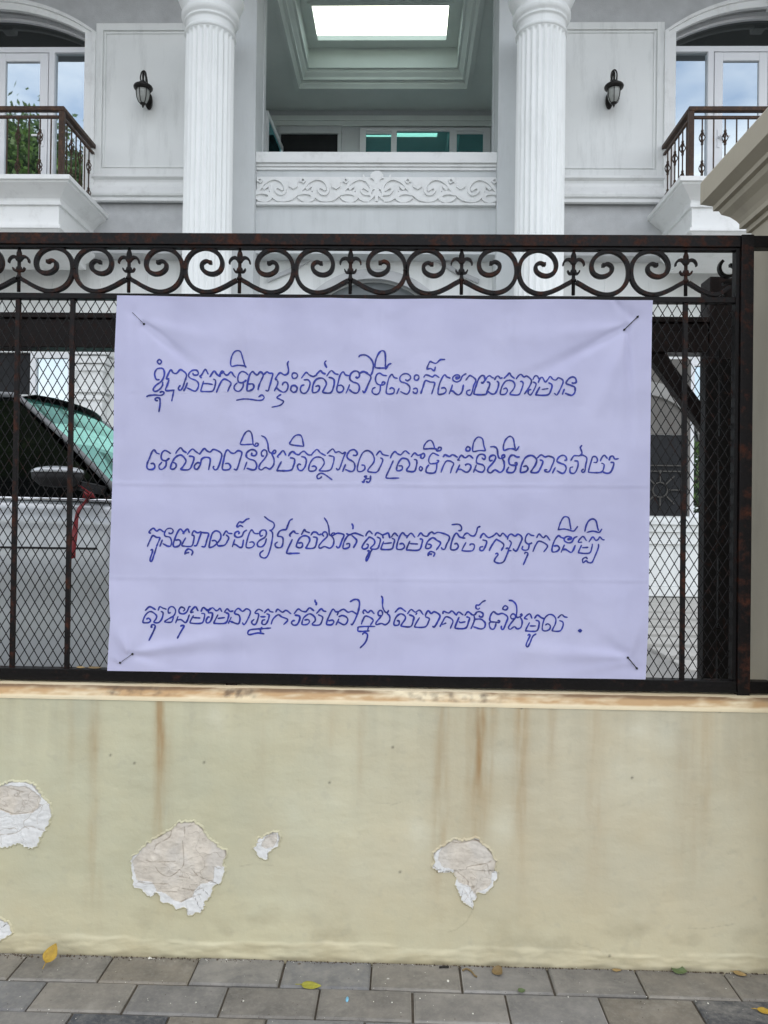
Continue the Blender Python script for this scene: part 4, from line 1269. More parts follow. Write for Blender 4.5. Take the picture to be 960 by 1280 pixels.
rise = z_crown - z_spring
for s in (-1, 1):
    cx = XC + s * (DJ + DW / 2)
    # grey stucco wall with the door opening
    mb = MB()
    xa, xb = sorted((XC + s * (HX + 0.34), XC + s * 7.5))
    holed_wall(mb, xa, xb, Z4, ZTOP, cx, DW / 2, z_floor2 - 0.05, z_spring, rise, YV, YV + 0.28)
    P(mb, 'wall', M['stucco'], fix=True)
    # side reveal of the loggia: pale grey pilaster
    mb = MB()
    xa, xb = sorted((XC + s * HX, XC + s * (HX + 0.34)))
    mb.box(xa, xb, YV - 0.16, YV + 0.42, 0.5, ZTOP)
    P(mb, 'pilaster', M['pier_grey'], bev=0.004)
    # moulded casing and keystone
    mb = MB()
    casing(mb, cx, DW / 2, z_floor2, z_spring, rise, 0.125, YV - 0.05, YV + 0.05)
    casing(mb, cx, DW / 2 + 0.09, z_floor2, z_spring, rise + 0.085, 0.05, YV - 0.075, YV - 0.045)
    P(mb, 'door_casing', M['trim'], bev=0.004)
    mb = MB()
    zk = z_spring + rise
    mb.prism([(cx - 0.07, zk - 0.03), (cx + 0.07, zk - 0.03), (cx + 0.10, zk + 0.24), (cx - 0.10, zk + 0.24)], YV - 0.11, YV + 0.02)
    P(mb, 'keystone', M['trim'], bev=0.006)
    # door and side lights
    z_t0, z_t1 = zv(65, YV + .12), zv(58, YV + .12)
    fr = MB()
    yf, yb = YV + 0.12, YV + 0.19
    fr.box(cx - DW / 2, cx + DW / 2, yf, yb, z_t0, z_t1)
    w_s = 0.44                                          # side light
    for q in (-1, 1):
        xm = cx + q * (DW / 2 - w_s - 0.035)
        fr.box(xm - 0.035, xm + 0.035, yf - 0.01, yb, z_floor2, z_t0 - 0.001)
        xj = cx + q * (DW / 2 - 0.014)
        fr.box(xj - 0.014, xj + 0.014, yf, yb, z_floor2, z_t0 - 0.001)
    casing(fr, cx, DW / 2 - 0.035, z_t1, z_spring, rise - 0.03, 0.04, yf, yb)
    win = P(fr, 'balcony_door', M['upvc'], bev=0.004)
    gl = MB()
    pts = arc_pts(cx, DW / 2 - 0.02, z_spring, rise - 0.02)
    gl.prism([(cx + DW / 2 - 0.02, z_t1 - .01), (cx - DW / 2 + 0.02, z_t1 - .01)] + pts, yf + 0.045, yf + 0.052)
    P(gl, 'fanlight_pane', M['fan_glass'], win)
    for q in (-1, 1):
        gl = MB()
        xo, xi = cx + q * (DW / 2 - 0.014), cx + q * (DW / 2 - w_s)
        gl.box(min(xo, xi), max(xo, xi), yf + 0.04, yf + 0.047, z_floor2, z_t0 + 0.005)
        P(gl, 'side_pane', M['win_glass'], win)
    hw = DW / 2 - w_s - 0.075
    for q in (-1, 1):                                   # two leaves
        lf = MB()
        xo, xi = cx + q * hw, cx + q * 0.004
        x0, x1 = min(xo, xi), max(xo, xi)
        lw = 0.10
        lf.box(x0, x0 + lw, yf - 0.02, yf + 0.045, z_floor2 + 0.02, z_t0 - 0.02)
        lf.box(x1 - lw, x1, yf - 0.02, yf + 0.045, z_floor2 + 0.02, z_t0 - 0.02)
        lf.box(x0 + lw, x1 - lw, yf - 0.019, yf + 0.045, z_t0 - 0.02 - lw, z_t0 - 0.02)
        lf.box(x0 + lw, x1 - lw, yf - 0.019, yf + 0.045, z_floor2 + 0.02, z_floor2 + 0.16)
        P(lf, 'door_leaf', M['upvc'], win, bev=0.004)
        gl = MB()
        gl.box(x0 + lw - 0.01, x1 - lw + 0.01, yf + 0.008, yf + 0.016, z_floor2 + 0.15, z_t0 - lw)
        P(gl, 'door_pane', M['win_glass'], win)
        if q == -s:
            hd = MB()
            xh = xo - q * 0.05 if False else cx - s * (hw - 0.05)
            zh = z_floor2 + 0.98
            hd.box(xh - 0.016, xh + 0.016, yf - 0.032, yf - 0.02, zh - 0.12, zh + 0.10)
            hd.box(xh - 0.012, xh + 0.012, yf - 0.075, yf - 0.03, zh - 0.01, zh + 0.012)
            hd.box(min(xh, xh + s * 0.12), max(xh, xh + s * 0.12), yf - 0.075, yf - 0.058, zh - 0.01, zh + 0.012)
            P(hd, 'door_handle', M['upvc'], win, bev=0.003)
    # white panel with a moulded frame between casing and column
    pa = XC + s * (DJ - 0.135)
    pb = XC + s * (HX + 0.36)
    x0, x1 = min(pa, pb), max(pa, pb)
    z0, z1 = zv(222, YV), zv(31, YV)
    mb = MB()
    mb.box(x0, x1, YV - 0.02, YV + 0.01, z0, z1)
    def ring(i, w, yf_):
        a0, a1, b0, b1 = x0 + i, x1 - i, z0 + i, z1 - i
        mb.box(a0, a0 + w, yf_, YV - 0.018, b0, b1)
        mb.box(a1 - w, a1, yf_, YV - 0.018, b0, b1)
        mb.box(a0 + w + .0005, a1 - w - .0005, yf_ + .001, YV - 0.018, b1 - w, b1)
        mb.box(a0 + w + .0005, a1 - w - .0005, yf_ + .001, YV - 0.018, b0, b0 + w)
    ring(0.0, 0.085, YV - 0.045)
    ring(0.10, 0.022, YV - 0.035)
    P(mb, 'wall_panel', M['facade'], bev=0.004)
    # roll moulding below it
    mb = MB()
    zt = zv(223)
    k = YV / FPX
    prof = [(0.035, 0), (0.10, 0), (0.10, -3), (0.055, -5), (0.050, -8), (0.062, -13), (0.085, -17), (0.105, -21), (0.112, -24), (0.105, -26.5), (0.07, -27.5), (0.07, -29), (0.095, -29.5), (0.095, -33), (0.05, -33.5)]
    vs, fs = [], []
    for d, z in prof:
        vs += [(x0 - 0.01, YV - d, zt + z * k), (x1 + 0.005, YV - d, zt + z * k)]
    for d in (x0, x1):
        pass
    n = len(prof)
    for i in range(n - 1):
        fs.append((2 * i, 2 * i + 1, 2 * i + 3, 2 * i + 2))
    mb.add(vs, fs)
    mb.add([(x0 - 0.01, YV - d, zt + z * k) for d, z in prof] + [(x0 - .01, YV, zt - 33.5 * k), (x0 - .01, YV, zt)], [tuple(range(n + 2))])
    mb.add([(x1 + 0.005, YV - d, zt + z * k) for d, z in prof] + [(x1 + .005, YV, zt - 33.5 * k), (x1 + .005, YV, zt)], [tuple(range(n + 2))])
    P(mb, 'roll_moulding', M['trim'])
    # ---- balcony
    bw = XC + s * (DJ - 0.30 - 0.0)
    yb_f = 8.30
    half = abs(cx - (XC + s * (xv(852, 230, 8.2) - XC + 0.09))) if s > 0 else None
    bh = 1.26
    z1b = zv(218.5, 8.1)
    kb = 8.2 / FPX
    lv = []
    for off, dz in [(0.195, 0), (0.195, -5.5), (0.17, -6), (0.165, -8), (0.13, -11), (0.088, -15), (0.05, -18.5), (0.022, -22), (0.014, -25), (0.026, -25.5), (0.026, -30), (0.0, -30.5), (0.0, -55), (0.03, -56), (0.03, -60), (0.012, -61), (-0.01, -64), (-0.05, -68), (-0.075, -70), (-0.075, -78)]:
        lv.append((cx - bh - off, cx + bh + off, yb_f - off, YV + 0.02, z1b + dz * kb))
    mb = MB()
    mb.rects(lv)
    bal = P(mb, 'balcony', M['trim'])
    # its railing
    rz1, rz0 = zv(134, yb_f), zv(139.8, yb_f)
    ry = yb_f - 0.0
    rx0, rx1 = cx - bh - 0.02, cx + bh + 0.02
    mb = MB()
    mb.box(rx0 - 0.03, rx1 + 0.03, ry - 0.03, ry + 0.03, rz0, rz1)
    for x in (rx0, rx1):
        mb.box(x - 0.03, x + 0.03, ry + 0.0305, YV - 0.05, rz0, rz1)
    P(mb, 'handrail', M['rail_brown'], bal, bev=0.008)
    z2a, z2b = rz0 - 0.075, rz0 - 0.045
    mb = MB()
    mb.box(rx0 + 0.034, rx1 - 0.034, ry - 0.014, ry + 0.014, z2a, z2b)
    for x in (rx0, rx1):
        mb.box(x - 0.014, x + 0.014, ry + 0.036, YV - 0.05, z2a, z2b)
    P(mb, 'railing_bar', M['rail_brown'], bal, bev=0.003)
    zb0 = z1b + 0.001
    for x in (rx0, rx1):
        mb = MB()
        mb.box(x - 0.028, x + 0.028, ry - 0.028, ry + 0.028, zb0, rz0 - 0.001)
        P(mb, 'newel_post', M['rail_brown'], bal, bev=0.004)
    def baluster(x, y, knots):
        mb = MB()
        mb.box(x - 0.006, x + 0.006, y - 0.006, y + 0.006, zb0, z2a - 0.0005)
        if knots:
            for zc_ in (zb0 + 0.17, z2a - 0.20):
                for q in range(4):
                    a0 = q * math.pi / 2
                    pts = [(x + 0.030 * math.sin(math.pi * t) * math.cos(a0 + 2.6 * t), y + 0.030 * math.sin(math.pi * t) * math.sin(a0 + 2.6 * t), zc_ + 0.065 * (2 * t - 1)) for t in np.linspace(0, 1, 9)]
                    mb.tube(pts, 0.0058, 5)
                mb.box(x - 0.011, x + 0.011, y - 0.011, y + 0.011, zc_ + 0.06, zc_ + 0.08)
                mb.box(x - 0.011, x + 0.011, y - 0.011, y + 0.011, zc_ - 0.08, zc_ - 0.06)
        P(mb, 'baluster', M['rail_brown'], bal)
    nb = 21
    for i in range(1, nb):
        baluster(rx0 + (rx1 - rx0) * i / nb, ry, i % 2 == 1)
    for x in (rx0, rx1):
        for i in range(1, 7):
            baluster(x, ry + (YV - 0.06 - ry) * i / 7, i % 2 == 0)
    # ---- fluted column
    ccx = XC + s * (xv(675, 150, YC) - xv(261, 150, YC)) / 2
    ROT = 0.268
    col = MB()
    nf, sub = 24, 8
    z_n = zv(31, YC - 0.25, 675)
    levels = [(0.5 + 0.62, 1, ROT * 1.03), (0.5 + 0.66, 1, ROT * 1.005), (4.0, 1, ROT), (z_n - 0.035, 1, ROT * 0.985), (z_n - 0.018, 0.75, ROT * 0.985), (z_n - 0.004, 0.25, ROT * 0.985), (z_n, 0.0, ROT * 0.985), (z_n + 0.03, 0.0, ROT * 0.985)]
    vs, fs = [], []
    N = nf * sub
    for z, dpt, r0 in levels:
        for k_ in range(N):
            a = 2 * math.pi * k_ / N
            ph = (k_ % sub) / sub
            r = r0
            if 1 <= k_ % sub <= sub - 1 and dpt > 0:
                r = r0 - dpt * 0.022 * math.sin(math.pi * (ph * sub - 0.6) / (sub - 1.2)) if 0.6 <= ph * sub <= sub - 0.6 else r0
            vs.append((ccx + r * math.sin(a), YC - r * math.cos(a), z))
    for i in range(len(levels) - 1):
        for k_ in range(N):
            k2 = (k_ + 1) % N
            fs.append((i * N + k_, i * N + k2, (i + 1) * N + k2, (i + 1) * N + k_))
    col.add(vs, fs)
    colo = P(col, 'column', M['column'])
    cap = MB()
    z0 = z_n + 0.004
    kk = (YC - 0.25) / FPX
    cap.lathe(ccx, YC, [(ROT * 0.97, z0), (ROT * 1.03, z0 + 1 * kk), (ROT * 1.055, z0 + 3 * kk), (ROT * 1.03, z0 + 5 * kk), (ROT * 0.98, z0 + 5.5 * kk), (ROT * 0.96, z0 + 9 * kk), (ROT * 0.97, z0 + 13 * kk), (ROT * 1.0, z0 + 15 * kk), (ROT * 1.05, z0 + 15.5 * kk),
                        (ROT * 1.05, z0 + 18 * kk), (ROT * 1.02, z0 + 18.5 * kk), (ROT * 1.10, z0 + 20 * kk), (ROT * 1.17, z0 + 24 * kk), (ROT * 1.17, z0 + 28 * kk), (ROT * 1.08, z0 + 31 * kk), (ROT * 1.10, z0 + 33 * kk), (ROT * 1.3, z0 + 46 * kk), (ROT * 1.35, z0 + 50 * kk)], 64)
    P(cap, 'capital', M['column'], colo)
    bs_m = MB()
    bs_m.lathe(ccx, YC, [(0.36, 0.80), (0.36, 0.88), (0.33, 0.9), (0.30, 0.95), (0.32, 1.0), (0.335, 1.03), (0.32, 1.07), (0.285, 1.09), (0.28, 1.13)], 48)
    bs_m.box(ccx - 0.38, ccx + 0.38, YC - 0.38, YC + 0.38, 0.5, 0.80)
    P(bs_m, 'column_base', M['trim'], colo)

# ---- parapet of the loggia, with its scrollwork frieze
yp = YV - 0.02
mb = MB()
mb.box(OX0, OX1, yp, YV + 0.30, Z4, zv(205, yp))
P(mb, 'parapet', M['pier_grey'])
mb = MB()
mb.box(OX0 - 0.0, OX1 + 0.0, yp - 0.075, YV + 0.34, zv(206.5, yp), zv(193.5, yp))
mb.box(OX0, OX1, yp - 0.045, yp + 0.01, zv(210, yp), zv(206.6, yp))
mb.box(OX0, OX1, yp - 0.025, yp + 0.01, zv(213.5, yp), zv(210.1, yp))
P(mb, 'parapet_cap', M['trim'], bev=0.004)
mb = MB()
fz0, fz1 = zv(256.5, yp), zv(222.5, yp)
mb.box(OX0 + 0.004, OX1 - 0.004, yp - 0.03, yp + 0.01, fz0, fz1)
mb.box(OX0 + 0.004, OX1 - 0.004, yp - 0.055, yp + 0.01, fz0 - 0.018, fz0 + 0.012)
fr = P(mb, 'frieze', M['trim'], bev=0.003)
k = yp / FPX
rl = MB()
fxc = xv(471, 240, yp)
fzc = (fz0 + fz1) / 2
yr0, yr1 = yp - 0.052, yp - 0.025
H_ = (fz1 - fz0) / 2
def stroke(pts, w, tap=None):
    rl.flatbar([(fxc + a * k, fzc + b * k) for a, b in spline(pts, 5)], w * k, yr0 - 0.004 * random.random(), yr1, tap or (lambda t: 1.1 - 0.65 * t))
def cstroke(pts, s, sh, w, tap=None):
    stroke([(s * (909 - (x + sh)) / 5.647, (325 - y) / 5.647) for x, y in pts], w, tap)
for s in (-1, 1):
    for sh in (-305, 0, 303):
        # the vine climbs, crests and curls in; the next one springs from under it
        cstroke([(245, 402), (300, 390), (345, 357), (385, 318), (420, 275), (460, 252), (495, 246), (535, 262), (562, 300), (565, 335), (545, 355), (515, 350), (497, 325), (505, 308)], s, sh, 3.4, lambda t: 1.15 - 0.35 * t)
        cstroke([(455, 290), (462, 335), (480, 375), (515, 398), (555, 402)], s, sh, 3.2, lambda t: 0.6 + 0.5 * t)
        cstroke([(350, 358), (400, 345), (445, 352), (462, 378), (430, 400), (385, 396), (352, 375)], s, sh, 4.0, lambda t: 0.7 + 0.6 * math.sin(math.pi * t))
        cstroke([(410, 320), (440, 300), (455, 322), (440, 335)], s, sh, 4.0)
        cstroke([(500, 300), (530, 308), (548, 330)], s, sh, 4.2, lambda t: 0.5 + 0.7 * math.sin(math.pi * t))
        cstroke([(372, 268), (372, 250), (390, 243), (402, 258), (390, 274), (378, 268)], s, sh, 2.6)
        for q in range(6):
            a = q * math.pi / 3
            cstroke([(318, 285), (318 + 16 * math.cos(a), 285 + 16 * math.sin(a)), (318 + 31 * math.cos(a), 285 + 31 * math.sin(a))], s, sh - 0, 6.0, lambda t: 0.6 + 0.5 * t)
# palmette in the middle
for q in range(-3, 4):
    a = math.pi / 2 + q * 0.46
    stroke([(q * 0.7, 8), (5 * math.cos(a), 15 + 5 * math.sin(a)), (8.4 * math.cos(a), 15.5 + 8.2 * math.sin(a))], 4.4, lambda t: 0.7 + 0.5 * t)
for s in (-1, 1):
    stroke([(s * 2, 6), (s * 9, 8), (s * 15, 14), (s * 17, 19)], 4.0, lambda t: 1.2 - 0.8 * t)
    stroke([(s * 2, 4), (s * 8, 0), (s * 8, -6), (s * 4, -8)], 4.2)
    stroke([(s * 1, -2), (s * 5, -8), (s * 10, -13)], 4.2, lambda t: 1.1 - 0.6 * t)
stroke([(0, 12), (0, 0), (0, -14)], 7, lambda t: 1.1 - 0.6 * t)
P(rl, 'scroll_relief', M['trim'], fr, bev=0.004)

# ---- loggia: walls, ceiling with its coffer and skylight
YLB = 12.5
ZC = at(470, 138, YLB).z                                # ceiling height
lx0, lx1 = at(329, 150, YLB).x, at(622, 150, YLB).x + 0.35
zf2 = z_floor2 - 0.1
mb = MB()
mb.box(lx0 - 0.2, lx0, YV + 0.43, YLB + 0.2, zf2, ZC + 0.9)
mb.box(lx1, lx1 + 0.2, YV + 0.43, YLB + 0.2, zf2, ZC + 0.9)
mb.box(lx0 - 0.0, lx1 + 0.0, YLB, YLB + 0.2, zf2, ZC + 0.9)
mb.box(lx0, OX0 + 0.01, YV + 0.30, YV + 0.43, zf2, ZC)
mb.box(OX1 - 0.01, lx1, YV + 0.30, YV + 0.43, zf2, ZC)
P(mb, 'loggia_wall', M['pier_grey'])
mb = MB()
mb.box(lx0, lx1, YV + 0.34, YLB, zf2 - 0.2, zf2)
P(mb, 'loggia_floor', M['pier_grey'])
hx0, hx1, hyb = at_z(372.5, 109, ZC).x, at_z(585, 109, ZC).x, at_z(478, 109, ZC).y
hyf = 9.40
ZS = ZC + 0.50
mb = MB()
mb.box(lx0, hx0, YV + 0.0, YLB, ZC, ZC + 0.05)
mb.box(hx1, lx1, YV + 0.0, YLB, ZC, ZC + 0.05)
mb.box(hx0, hx1, YV + 0.0, hyf, ZC, ZC + 0.05)
mb.box(hx0, hx1, hyb, YLB, ZC, ZC + 0.05)
ceil = P(mb, 'loggia_ceiling', M['ceiling'])
mb = MB()
lv = []
for i, dz in [(-0.05, -0.002), (-0.05, -0.03), (0.02, -0.035), (0.03, -0.01), (0.05, 0.02), (0.055, 0.06), (0.095, 0.065), (0.10, 0.10), (0.14, 0.15), (0.155, 0.19), (0.185, 0.195), (0.185, 0.50)]:
    lv.append((hx0 + i, hx1 - i, hyf + i, hyb - i, ZC + dz))
mb.rects(lv, False, False)
P(mb, 'coffer', M['ceiling'], ceil)
sx0, sx1 = at_z(397, 48, ZS).x, at_z(558, 48, ZS).x
sy0, sy1 = at_z(478, 4.5, ZS).y, at_z(478, 48, ZS).y
sy1 = min(sy1, hyb - 0.23)
cx0_, cx1_, cy0_, cy1_ = hx0 + 0.17, hx1 - 0.17, hyf + 0.17, hyb - 0.17
mb = MB()
mb.box(cx0_, sx0, cy0_, cy1_, ZS, ZS + 0.04)
mb.box(sx1, cx1_, cy0_, cy1_, ZS, ZS + 0.04)
mb.box(sx0, sx1, cy0_, sy0, ZS, ZS + 0.04)
mb.box(sx0, sx1, sy1, max(cy1_, sy1 + 0.02), ZS, ZS + 0.04)
for (a, b, c, d) in ((sx0 - .05, sx0 + .004, sy0 - .05, sy1 + .05), (sx1 - .004, sx1 + .05, sy0 - .05, sy1 + .05), (sx0 + .0045, sx1 - .0045, sy0 - .05, sy0 + .004), (sx0 + .0045, sx1 - .0045, sy1 - .004, sy1 + .05)):
    mb.box(a, b, c, d, ZS - 0.03, ZS + 0.045)
P(mb, 'skylight_frame', M['ceiling'], ceil)
mb = MB()
mb.add([(sx0, sy0, ZS + 0.03), (sx1, sy0, ZS + 0.03), (sx1, sy1, ZS + 0.03), (sx0, sy1, ZS + 0.03)], [(0, 1, 2, 3)])
P(mb, 'skylight_pane', M['sky_glass'], ceil)
# roof slab round the skylight, eaves in front
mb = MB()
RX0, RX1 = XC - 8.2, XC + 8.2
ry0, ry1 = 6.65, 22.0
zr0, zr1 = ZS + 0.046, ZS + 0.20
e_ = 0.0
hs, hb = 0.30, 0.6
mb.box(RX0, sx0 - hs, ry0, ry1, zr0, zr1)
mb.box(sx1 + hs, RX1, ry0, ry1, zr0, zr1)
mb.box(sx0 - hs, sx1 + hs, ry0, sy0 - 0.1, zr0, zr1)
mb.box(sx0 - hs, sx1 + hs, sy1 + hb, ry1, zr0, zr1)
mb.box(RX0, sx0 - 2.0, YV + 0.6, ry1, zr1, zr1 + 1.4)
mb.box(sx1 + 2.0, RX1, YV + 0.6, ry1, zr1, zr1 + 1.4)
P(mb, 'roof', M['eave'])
mb = MB()
mb.box(RX0 + 0.3, RX1 - 0.3, 21.5, 21.8, 0.5, zr0)  # unseen outer mass of the villa, built with the roof to block the sun
mb.box(XC - 7.5, XC - 7.3, YV + 0.3, 21.5, 0.5, zr0)
mb.box(XC + 7.3, XC + 7.5, YV + 0.3, 21.5, 0.5, zr0)
P(mb, 'outer_wall', M['facade'])
# back wall of the loggia: cornice, sliding window, dark opening with a blind, open casement
yl = YLB
def xl(px, py=170):
    return at(px, py, yl - 0.05).x
def zl(py):
    return at(470, py, yl - 0.05).z
mb = MB()
mb.box(lx0, lx1, yl - 0.07, yl, zl(151), zl(145))
mb.box(lx0, lx1, yl - 0.05, yl, zl(157), zl(151.1))
P(mb, 'cornice', M['ceiling'], bev=0.004)
mb = MB()
a0, a1, b1 = xl(450), xl(613), zl(160)
b0 = zl(235)
mb.box(a0, a1, yl - 0.06, yl - 0.001, zl(164), b1)
for pa, pb in ((450, 457.5), (489, 496), (562, 571), (604, 613)):
    mb.box(xl(pa), xl(pb), yl - 0.065, yl - 0.001, b0, zl(164.1))
for pa, pb in ((457.7, 488.8), (571.2, 603.8)):
    mb.box(xl(pa), xl(pb), yl - 0.05, yl - 0.001, zl(167), zl(164.2))
w2 = P(mb, 'loggia_window', M['upvc'], bev=0.004)
for pa, pb in ((457, 489), (496, 562), (571, 604)):
    g_ = MB()
    g_.box(xl(pa), xl(pb), yl - 0.025, yl - 0.018, b0, zl(164))
    P(g_, 'pane', M['teal_glass'], w2)
mb = MB()
mb.box(xl(351), xl(423), yl - 0.02, yl - 0.004, b0, zl(167))
d2 = P(mb, 'dark_window', M['dark'])
mb = MB()
mb.box(xl(349), xl(427), yl - 0.06, yl - 0.001, zl(167), zl(158))
mb.box(xl(422), xl(426.5), yl - 0.055, yl - 0.001, b0, zl(167.1))
P(mb, 'window_frame', M['pier_grey'], d2, bev=0.004)
# casement swung inwards at the left
mb = MB()
cp = [at(333, 160, 11.2), at(352.5, 160, 12.3)]
zt0, zt1 = at(333, 138, 11.2).z, at(333, 250, 11.2).z
p0, p1 = Vector((cp[0].x, cp[0].y, 0)), Vector((cp[1].x, cp[1].y, 0))
dv = (p1 - p0).normalized()
def pan(a, b, z0, z1):
    A, B = p0 + dv * a, p0 + dv * b
    mb.bar((A.x, A.y, (z0 + z1) / 2), (B.x, B.y, (z0 + z1) / 2), z1 - z0, 0.05, Vector((-dv.y, dv.x, 0)))
Lc = (p1 - p0).length
pan(0, 0.07, zt1, zt0)
pan(Lc - 0.07, Lc, zt1, zt0)
pan(0.07, Lc - 0.07, zt0 - 0.08, zt0 - 0.001)
cs = P(mb, 'open_casement', M['upvc'], bev=0.003)
mb = MB()
pan(0.06, Lc - 0.06, zt1, zt0 - 0.06)
mb.v = [tuple(Vector(v)) for v in mb.v]
g2 = MB()
nrm = Vector((-dv.y, dv.x, 0))
A, B = p0 + dv * 0.06, p0 + dv * (Lc - 0.06)
vs = []
for t in (-0.004, 0.004):
    for q, z in ((A, zt1), (B, zt1), (B, zt0 - 0.05), (A, zt0 - 0.05)):
        vs.append((q.x + nrm.x * t, q.y + nrm.y * t, z))
g2.add(vs, [(0, 1, 2, 3), (7, 6, 5, 4), (0, 4, 5, 1), (1, 5, 6, 2), (2, 6, 7, 3), (3, 7, 4, 0)])
P(g2, 'pane', M['teal_glass'], cs)

# ---- ground floor, set back under the upper wall
def xg(px, py=500):
    return at(px, py, YG).x
def zg(py, px=470):
    return at(px, py, YG).z
mb = MB()
mb.box(XC - 7.3, XC + 7.3, YV + 0.285, 21.4, Z4 + 0.3, Z4 + 0.5)
P(mb, 'porch_ceiling', M['facade'])
mb = MB()
gz1 = Z4 + 0.3
WL0, WL1, wz0, wz1 = xg(38, 470), xg(92, 470), zg(660), zg(444)
DL0 = xg(-60)
WR0, WR1, rz0_, rz1_ = xg(864.5, 520), xg(900, 520), zg(642), zg(452)
AX, AR = xg(466, 360), 0.86
az = zg(350)
# wall pieces round the openings
mb.box(-7.4, DL0, YG, YG + 0.25, 0.5, gz1)
mb.box(DL0, WL1 + 0.0, YG, YG + 0.25, wz1, gz1)
mb.box(WL1, AX - AR, YG, YG + 0.25, 0.5, gz1)
pts = arc_pts(AX, AR, az - AR * 0.62, AR * 0.62)
vs, fs = [], []
for x, z in pts:
    vs += [(x, YG, z), (x, YG, gz1), (x, YG + .25, z), (x, YG + .25, gz1)]
for i in range(len(pts) - 1):
    a, b = 4 * i, 4 * i + 4
    fs += [(a, b, b + 1, a + 1), (a + 2, a + 3, b + 3, b + 2), (a, a + 2, b + 2, b)]
mb.add(vs, fs)
mb.box(AX + AR, WR0, YG, YG + 0.25, 0.5, gz1)
mb.box(WR0, WR1, YG, YG + 0.25, rz1_, gz1)
mb.box(WR0, WR1, YG, YG + 0.25, 0.5, rz0_)
mb.box(WR1, 6.9, YG, YG + 0.25, 0.5, gz1)
P(mb, 'ground_floor_wall', M['facade'])
# narrow joint battens and string course on the ground floor wall
for px in (4, 65, 125, 183, 757, 548):
    x = xg(px, 350)
    mb = MB()
    mb.box(x - 0.012, x + 0.012, YG - 0.012, YG, wz1 + 0.02 if px < 130 else zg(500), gz1)
    P(mb, 'batten', M['trim'])
mb = MB()
casing(mb, AX, AR, 2.2, az - AR * 0.62, AR * 0.62, 0.13, YG - 0.06, YG + 0.03)
arch = P(mb, 'entrance_arch', M['stucco'], bev=0.004)
mb = MB()
mb.box(AX - AR, AX + AR, YG + 0.1, YG + 0.15, 0.5, az)
P(mb, 'entrance_door', M['door_grey'])
mb = MB()
for s in (-1, 1):
    pp = [(AX + s * 0.55, zg(311)), (AX + s * 0.62, zg(314)), (AX + s * 1.02, zg(340)), (AX + s * 1.3, zg(352))]
    mb.flatbar(pp, 0.05, YG - 0.05, YG + 0.01)
mb.box(AX - 0.54, AX + 0.54, YG - 0.05, YG + 0.01, zg(313), zg(309))
P(mb, 'pediment', M['stucco'])
# left window and the dark doorway beside it
mb = MB()
t = 0.07
for a, b, c, d in ((WL0, WL0 + t, wz0, wz1), (WL1 - t, WL1, wz0, wz1), (WL0 + t, WL1 - t, wz1 - t, wz1 - .0005), (WL0 + t, WL1 - t, wz0, wz0 + t)):
    mb.box(a, b, YG - 0.01, YG + 0.06, c, d)
gw = P(mb, 'ground_window', M['upvc'], bev=0.003)
mb = MB(); mb.box(WL0 + t - .01, WL1 - t + .01, YG + 0.03, YG + 0.037, wz0 + t - .01, wz1 - t + .01)
P(mb, 'pane', M['win_glass'], gw)
mb = MB(); mb.box(DL0, WL0, YG + 0.05, YG + 0.1, 0.5, wz1)
P(mb, 'doorway', M['dark'])
mb = MB(); mb.box(WL0, WL1, YG, YG + 0.25, 0.5, wz0)
P(mb, 'window_apron', M['facade'])
# square pilaster with a moulded head, left of the banner
mb = MB()
x0, x1 = xg(104), xg(134)
mb.box(x0, x1, YG - 0.16, YG, 0.5, zg(452))
for a, b, o in ((506, 500, .03), (497, 492, .05), (470, 462, .03), (461, 452, .06), (451, 443, .09)):
    mb.box(x0 - o, x1 + o, YG - 0.16 - o, YG - .001, zg(a), zg(b))
P(mb, 'porch_pilaster', M['trim'], bev=0.006)
# right window with a white jamb
mb = MB()
for a, b, c, d in ((WR0 - 0.018, WR0 + 0.026, rz0_, rz1_ + 0.1), (WR0 + 0.0265, WR1, rz0_, rz0_ + 0.06), (WR0 + 0.0265, WR1, rz1_ - 0.02, rz1_ + 0.05)):
    mb.box(a, b, YG - 0.02, YG + 0.06, c, d)
gw = P(mb, 'ground_window', M['upvc'], bev=0.003)
mb = MB(); mb.box(WR0 + .02, WR1, YG + 0.03, YG + 0.037, rz0_, rz1_)
P(mb, 'pane', M['win_glass'], gw)
# dark grille door beside it, under a curved grey head
mb = MB()
gx0, gx1 = xg(806, 600), xg(859, 600)
M['grille'] = simple('dull beige grille', (0.06, 0.056, 0.05), 0.6, bst=0)
mb.box(gx0, gx1, YG - 0.012, YG - 0.002, zg(640), zg(540))
gd = P(mb, 'grille_door', M['dark'])
M['dim'] = simple('brown grey porch shade', (0.15, 0.142, 0.13), 0.8, var=0.1, bst=0.2)  # porch shade painted as a flat dark panel and strip on the wall
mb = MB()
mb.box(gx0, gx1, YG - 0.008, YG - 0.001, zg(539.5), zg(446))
P(mb, 'porch_shade', M['dim'])
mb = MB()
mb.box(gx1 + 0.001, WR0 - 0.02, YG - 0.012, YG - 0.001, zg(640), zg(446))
P(mb, 'porch_shade_strip', M['dim'])
mb = MB()
gc = ((gx0 + gx1) / 2 - 0.08, zg(608))
for q in range(8):
    a = q * math.pi / 4
    mb.bar((gc[0] + 0.09 * math.cos(a), YG - 0.03, gc[1] + 0.09 * math.sin(a)), (gc[0] + 0.24 * math.cos(a), YG - 0.03, gc[1] + 0.24 * math.sin(a)), 0.014, 0.014)
mb.flatbar([(gc[0] + 0.09 * math.cos(a), gc[1] + 0.09 * math.sin(a)) for a in np.linspace(0, 2 * math.pi, 17)], 0.014, YG - 0.037, YG - 0.023)
for zz_ in (zg(578), zg(585)):
    mb.box(gx0, gx1, YG - 0.035, YG - 0.022, zz_ - 0.007, zz_ + 0.007)
P(mb, 'grille', M['grille'], gd)
mb = MB()
